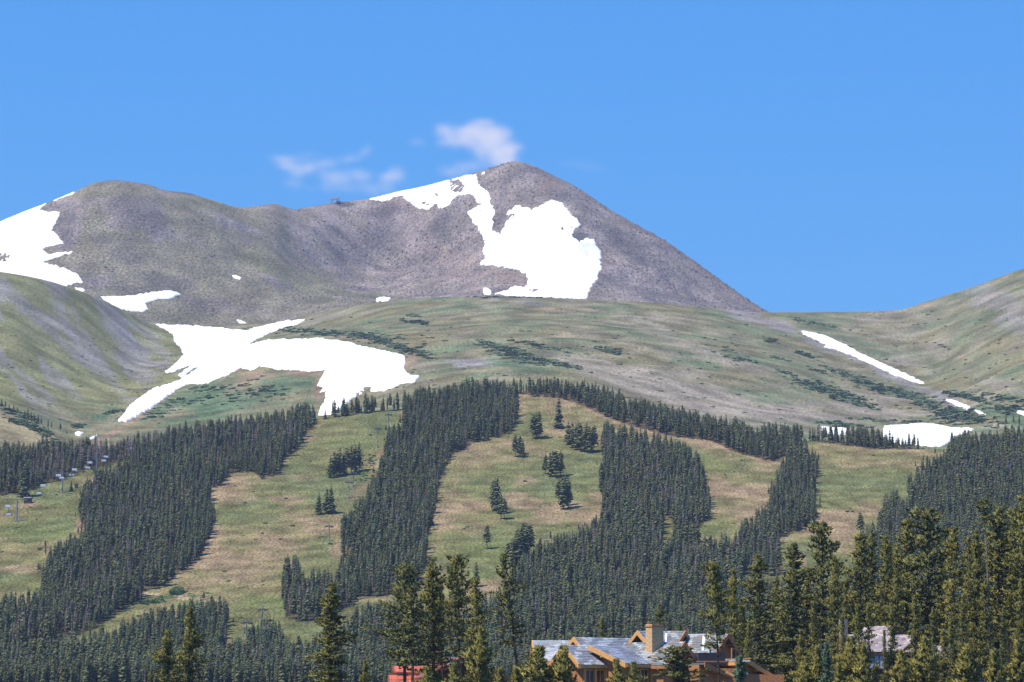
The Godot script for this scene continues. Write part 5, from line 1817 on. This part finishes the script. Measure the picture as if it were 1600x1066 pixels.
func make_hidden_house() -> void:
	var base := at(1390, 1066, 396)
	base.y = ground_y(base.x, 396) - 0.3
	var h := thing("shingle_house", "brown house with pale pinkish shingle roof half hidden by the right thicket", "house", base)
	var tones := [Color(0.33, 0.28, 0.28), Color(0.47, 0.4, 0.4), Color(0.24, 0.2, 0.2)]
	var P := Vector2(0.5, 0.34)
	gable(h, at(1318, 992, 399), deg_to_rad(-85), 10.5, 4.2, 0.6, {"trim": M.dark_wood, "siding": M.dark_wood, "tones": tones, "piece": P, "bracket": false})
	gable(h, at(1398, 978, 401), deg_to_rad(50), 5.0, 3.4, 0.7, {"trim": M.dark_wood, "siding": M.dark_wood, "tones": tones, "piece": P, "bracket": false})
	gable(h, at(1437, 992, 398), deg_to_rad(40), 6.5, 4.6, 0.62, {"trim": M.dark_wood, "siding": M.dark_wood, "tones": tones, "piece": P, "bracket": false})
	gable(h, at(1432, 993, 402), deg_to_rad(86), 2.0, 4.4, 0.6, {"trim": M.dark_wood, "siding": M.dark_wood, "tones": tones, "piece": P, "bracket": false, "wall": false})
	gable(h, at(1490, 1008, 397), deg_to_rad(70), 5.5, 3.4, 0.6, {"trim": M.dark_wood, "siding": M.dark_wood, "tones": tones, "piece": P, "bracket": false})
	block(h, "chimney", at(1318, 992, 397.5), Vector3(0.95, 4.4, 0.95), 0.3, M.pink_stone)
	block(h, "wall", at(1370, 1052, 397) + Vector3(0, -1.0, 0), Vector3(7.0, 5.0, 3.0), 0.0, M.dark_wood)
	window(h, at(1370, 1034, 395.3), 2.1, 1.9, 0.0, M.dark_wood, M.curtain, 2)
	window(h, at(1441, 1030, 395.0), 1.0, 1.3, deg_to_rad(40), M.dark_wood, M.curtain, 1)


func make_houses() -> void:
	M.chimney = wood_mat(Color(0.82, 0.55, 0.3), 0.8)
	M.mortar = flat_mat(Color(0.12, 0.07, 0.06), 0.9)
	M.red_stone = flat_mat(Color(0.36, 0.22, 0.19), 0.9)
	M.pink_stone = wood_mat(Color(0.42, 0.33, 0.31), 0.9)
	make_lodge()
	make_red_house()
	make_hidden_house()


func sky_panorama() -> ImageTexture:
	# clear air that pales towards the horizon, and thin clouds; columns run with the compass, rows with the height
	var w := 4096
	var h := 2048
	var im := Image.create(w, h, false, Image.FORMAT_RGB8)
	var top := Color(0.022, 0.21, 0.68)
	var low := Color(0.165, 0.49, 0.92)
	var airs := []
	for row in h:
		var y := sin((0.5 - (row + 0.5) / h) * PI)
		var c := top.lerp(low, pow(1.0 - y, 4.0)) if y > 0.0 else Color(0.16, 0.18, 0.17)
		airs.append(c)
		im.fill_rect(Rect2i(0, row, w, 1), c.linear_to_srgb())
	var n := FastNoiseLite.new()
	n.seed = 5
	n.frequency = 0.011
	n.fractal_octaves = 5
	# puffs: centre, half width, half height in photo pixels, tilt, thickness
	var puffs := [[740, 216, 62, 22, 6, 0.8], [775, 232, 48, 30, 25, 0.85], [705, 224, 34, 12, 0, 0.4], [762, 204, 38, 12, 8, 0.5], [790, 246, 34, 16, 30, 0.55], [770, 252, 30, 12, 10, 0.35], [705, 270, 26, 14, 0, 0.35], [455, 262, 34, 13, 8, 0.5], [515, 282, 32, 16, 10, 0.5],
		[490, 260, 44, 9, -5, 0.35], [545, 250, 26, 8, -10, 0.3], [556, 276, 30, 10, 5, 0.42], [610, 277, 24, 14, -15, 0.55], [590, 298, 30, 12, -10, 0.3], [648, 224, 16, 6, 0, 0.2], [568, 238, 16, 6, -20, 0.22], [455, 288, 20, 10, 10, 0.22], [460, 248, 40, 6, -5, 0.2], [740, 262, 40, 10, 0, 0.3], [915, 262, 40, 8, 10, 0.1], [540, 296, 60, 8, 0, 0.2]]
	for py in range(170, 330, 2):
		for px in range(380, 980, 2):
			var q := uv(px, py)
			var dir := Vector3(q.x, q.y, -1.0).normalized()
			var col := posmod(int((atan2(dir.z, dir.x) / TAU + 0.25) * w), w)
			var row := int((0.5 - asin(dir.y) / PI) * h)
			var t := 0.0
			for f in puffs:
				var d := Vector2(px - f[0], py - f[1]).rotated(-deg_to_rad(f[4])) / Vector2(f[2], f[3])
				d += 0.5 * Vector2(n.get_noise_2d(px * 1.6, py * 2.6), n.get_noise_2d(px * 1.6 + 500.0, py * 2.6))
				var k := 1.0 - smoothstep(0.2, 1.15, d.length())
				t = 1.0 - (1.0 - t) * (1.0 - f[5] * k * (0.85 + 0.6 * n.get_noise_2d(px * 3.0, py * 4.0 + 90.0)))
			t = clampf(t * 1.1, 0.0, 0.92)
			im.set_pixel(col, row, airs[row].lerp(Color(0.64, 0.66, 0.82), t).linear_to_srgb())
	return ImageTexture.create_from_image(im)


func _ready() -> void:
	rng.seed = 20240611
	n_big.seed = 3
	n_big.frequency = 1.0 / 320.0
	n_big.fractal_octaves = 4
	n_mid.seed = 8
	n_mid.frequency = 1.0 / 95.0
	n_mid.fractal_octaves = 4
	n_fine.seed = 13
	n_fine.frequency = 1.0 / 38.0
	n_fine.fractal_octaves = 4

	# camera, sky, sun, air
	var cam := Camera3D.new()
	cam.name = "camera"
	add_child(cam)
	cam.fov = 14.0
	cam.rotation_degrees = Vector3(PITCH, 0, 0)
	cam.near = 1.0
	cam.far = 60000.0
	cam.current = true
	var env := Environment.new()
	env.background_mode = Environment.BG_SKY
	env.tonemap_mode = Environment.TONE_MAPPER_LINEAR
	env.tonemap_exposure = 1.4
	var sm := PanoramaSkyMaterial.new()
	sm.panorama = sky_panorama()
	sm.energy_multiplier = 0.87
	env.sky = Sky.new()
	env.sky.sky_material = sm
	env.fog_enabled = true
	env.fog_density = 0.000052
	env.fog_light_color = Color(0.78, 0.86, 1.0)
	env.sdfgi_enabled = true
	env.ssao_enabled = true
	env.ssil_enabled = true
	var we := WorldEnvironment.new()
	we.name = "air_and_sky"
	we.environment = env
	add_child(we)
	var sun := DirectionalLight3D.new()
	sun.name = "sun"
	sun.light_energy = 1.5
	sun.light_color = Color(1.0, 0.955, 0.88)
	sun.light_angular_distance = 0.5
	sun.shadow_enabled = true
	sun.rotation_degrees = Vector3(-60, -60, 0)
	add_child(sun)

	# the land
	set_lines()
	var u := -0.212
	while u <= 0.2121:
		us.append(u)
		u += 0.00062
	var side := PackedFloat32Array()
	u = 0.23
	while u < 4.0:
		side.append(u)
		u *= 1.25
	var all := PackedFloat32Array()
	for i in side.size():
		all.append(-side[side.size() - 1 - i])
	all.append_array(us)
	all.append_array(side)
	us = all
	for x in us:
		profiles.append(profile(x))
	make_materials()
	set_woods()
	make_strip("valley_floor", 0, 6)
	colour_valley()
	finish_strip("valley_floor", M.valley, 2.0)
	make_strip("ski_hill", 6, 11)
	colour_hill()
	paint_forest_floor()
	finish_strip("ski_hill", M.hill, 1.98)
	make_strip("alpine_slope", 11, 15)
	colour_alpine()
	finish_strip("alpine_slope", M.alpine, 1.9)
	make_strip("mountain", 15, 20)
	colour_peaks()
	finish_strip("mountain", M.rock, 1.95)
	make_snow()
	make_slope_kinds()
	plant_woods()
	plant_meadow_trees()
	plant_shrubs()
	plant_talus()
	make_lifts()
	make_houses()
	make_tall_kinds()
	plant_tall_trees()
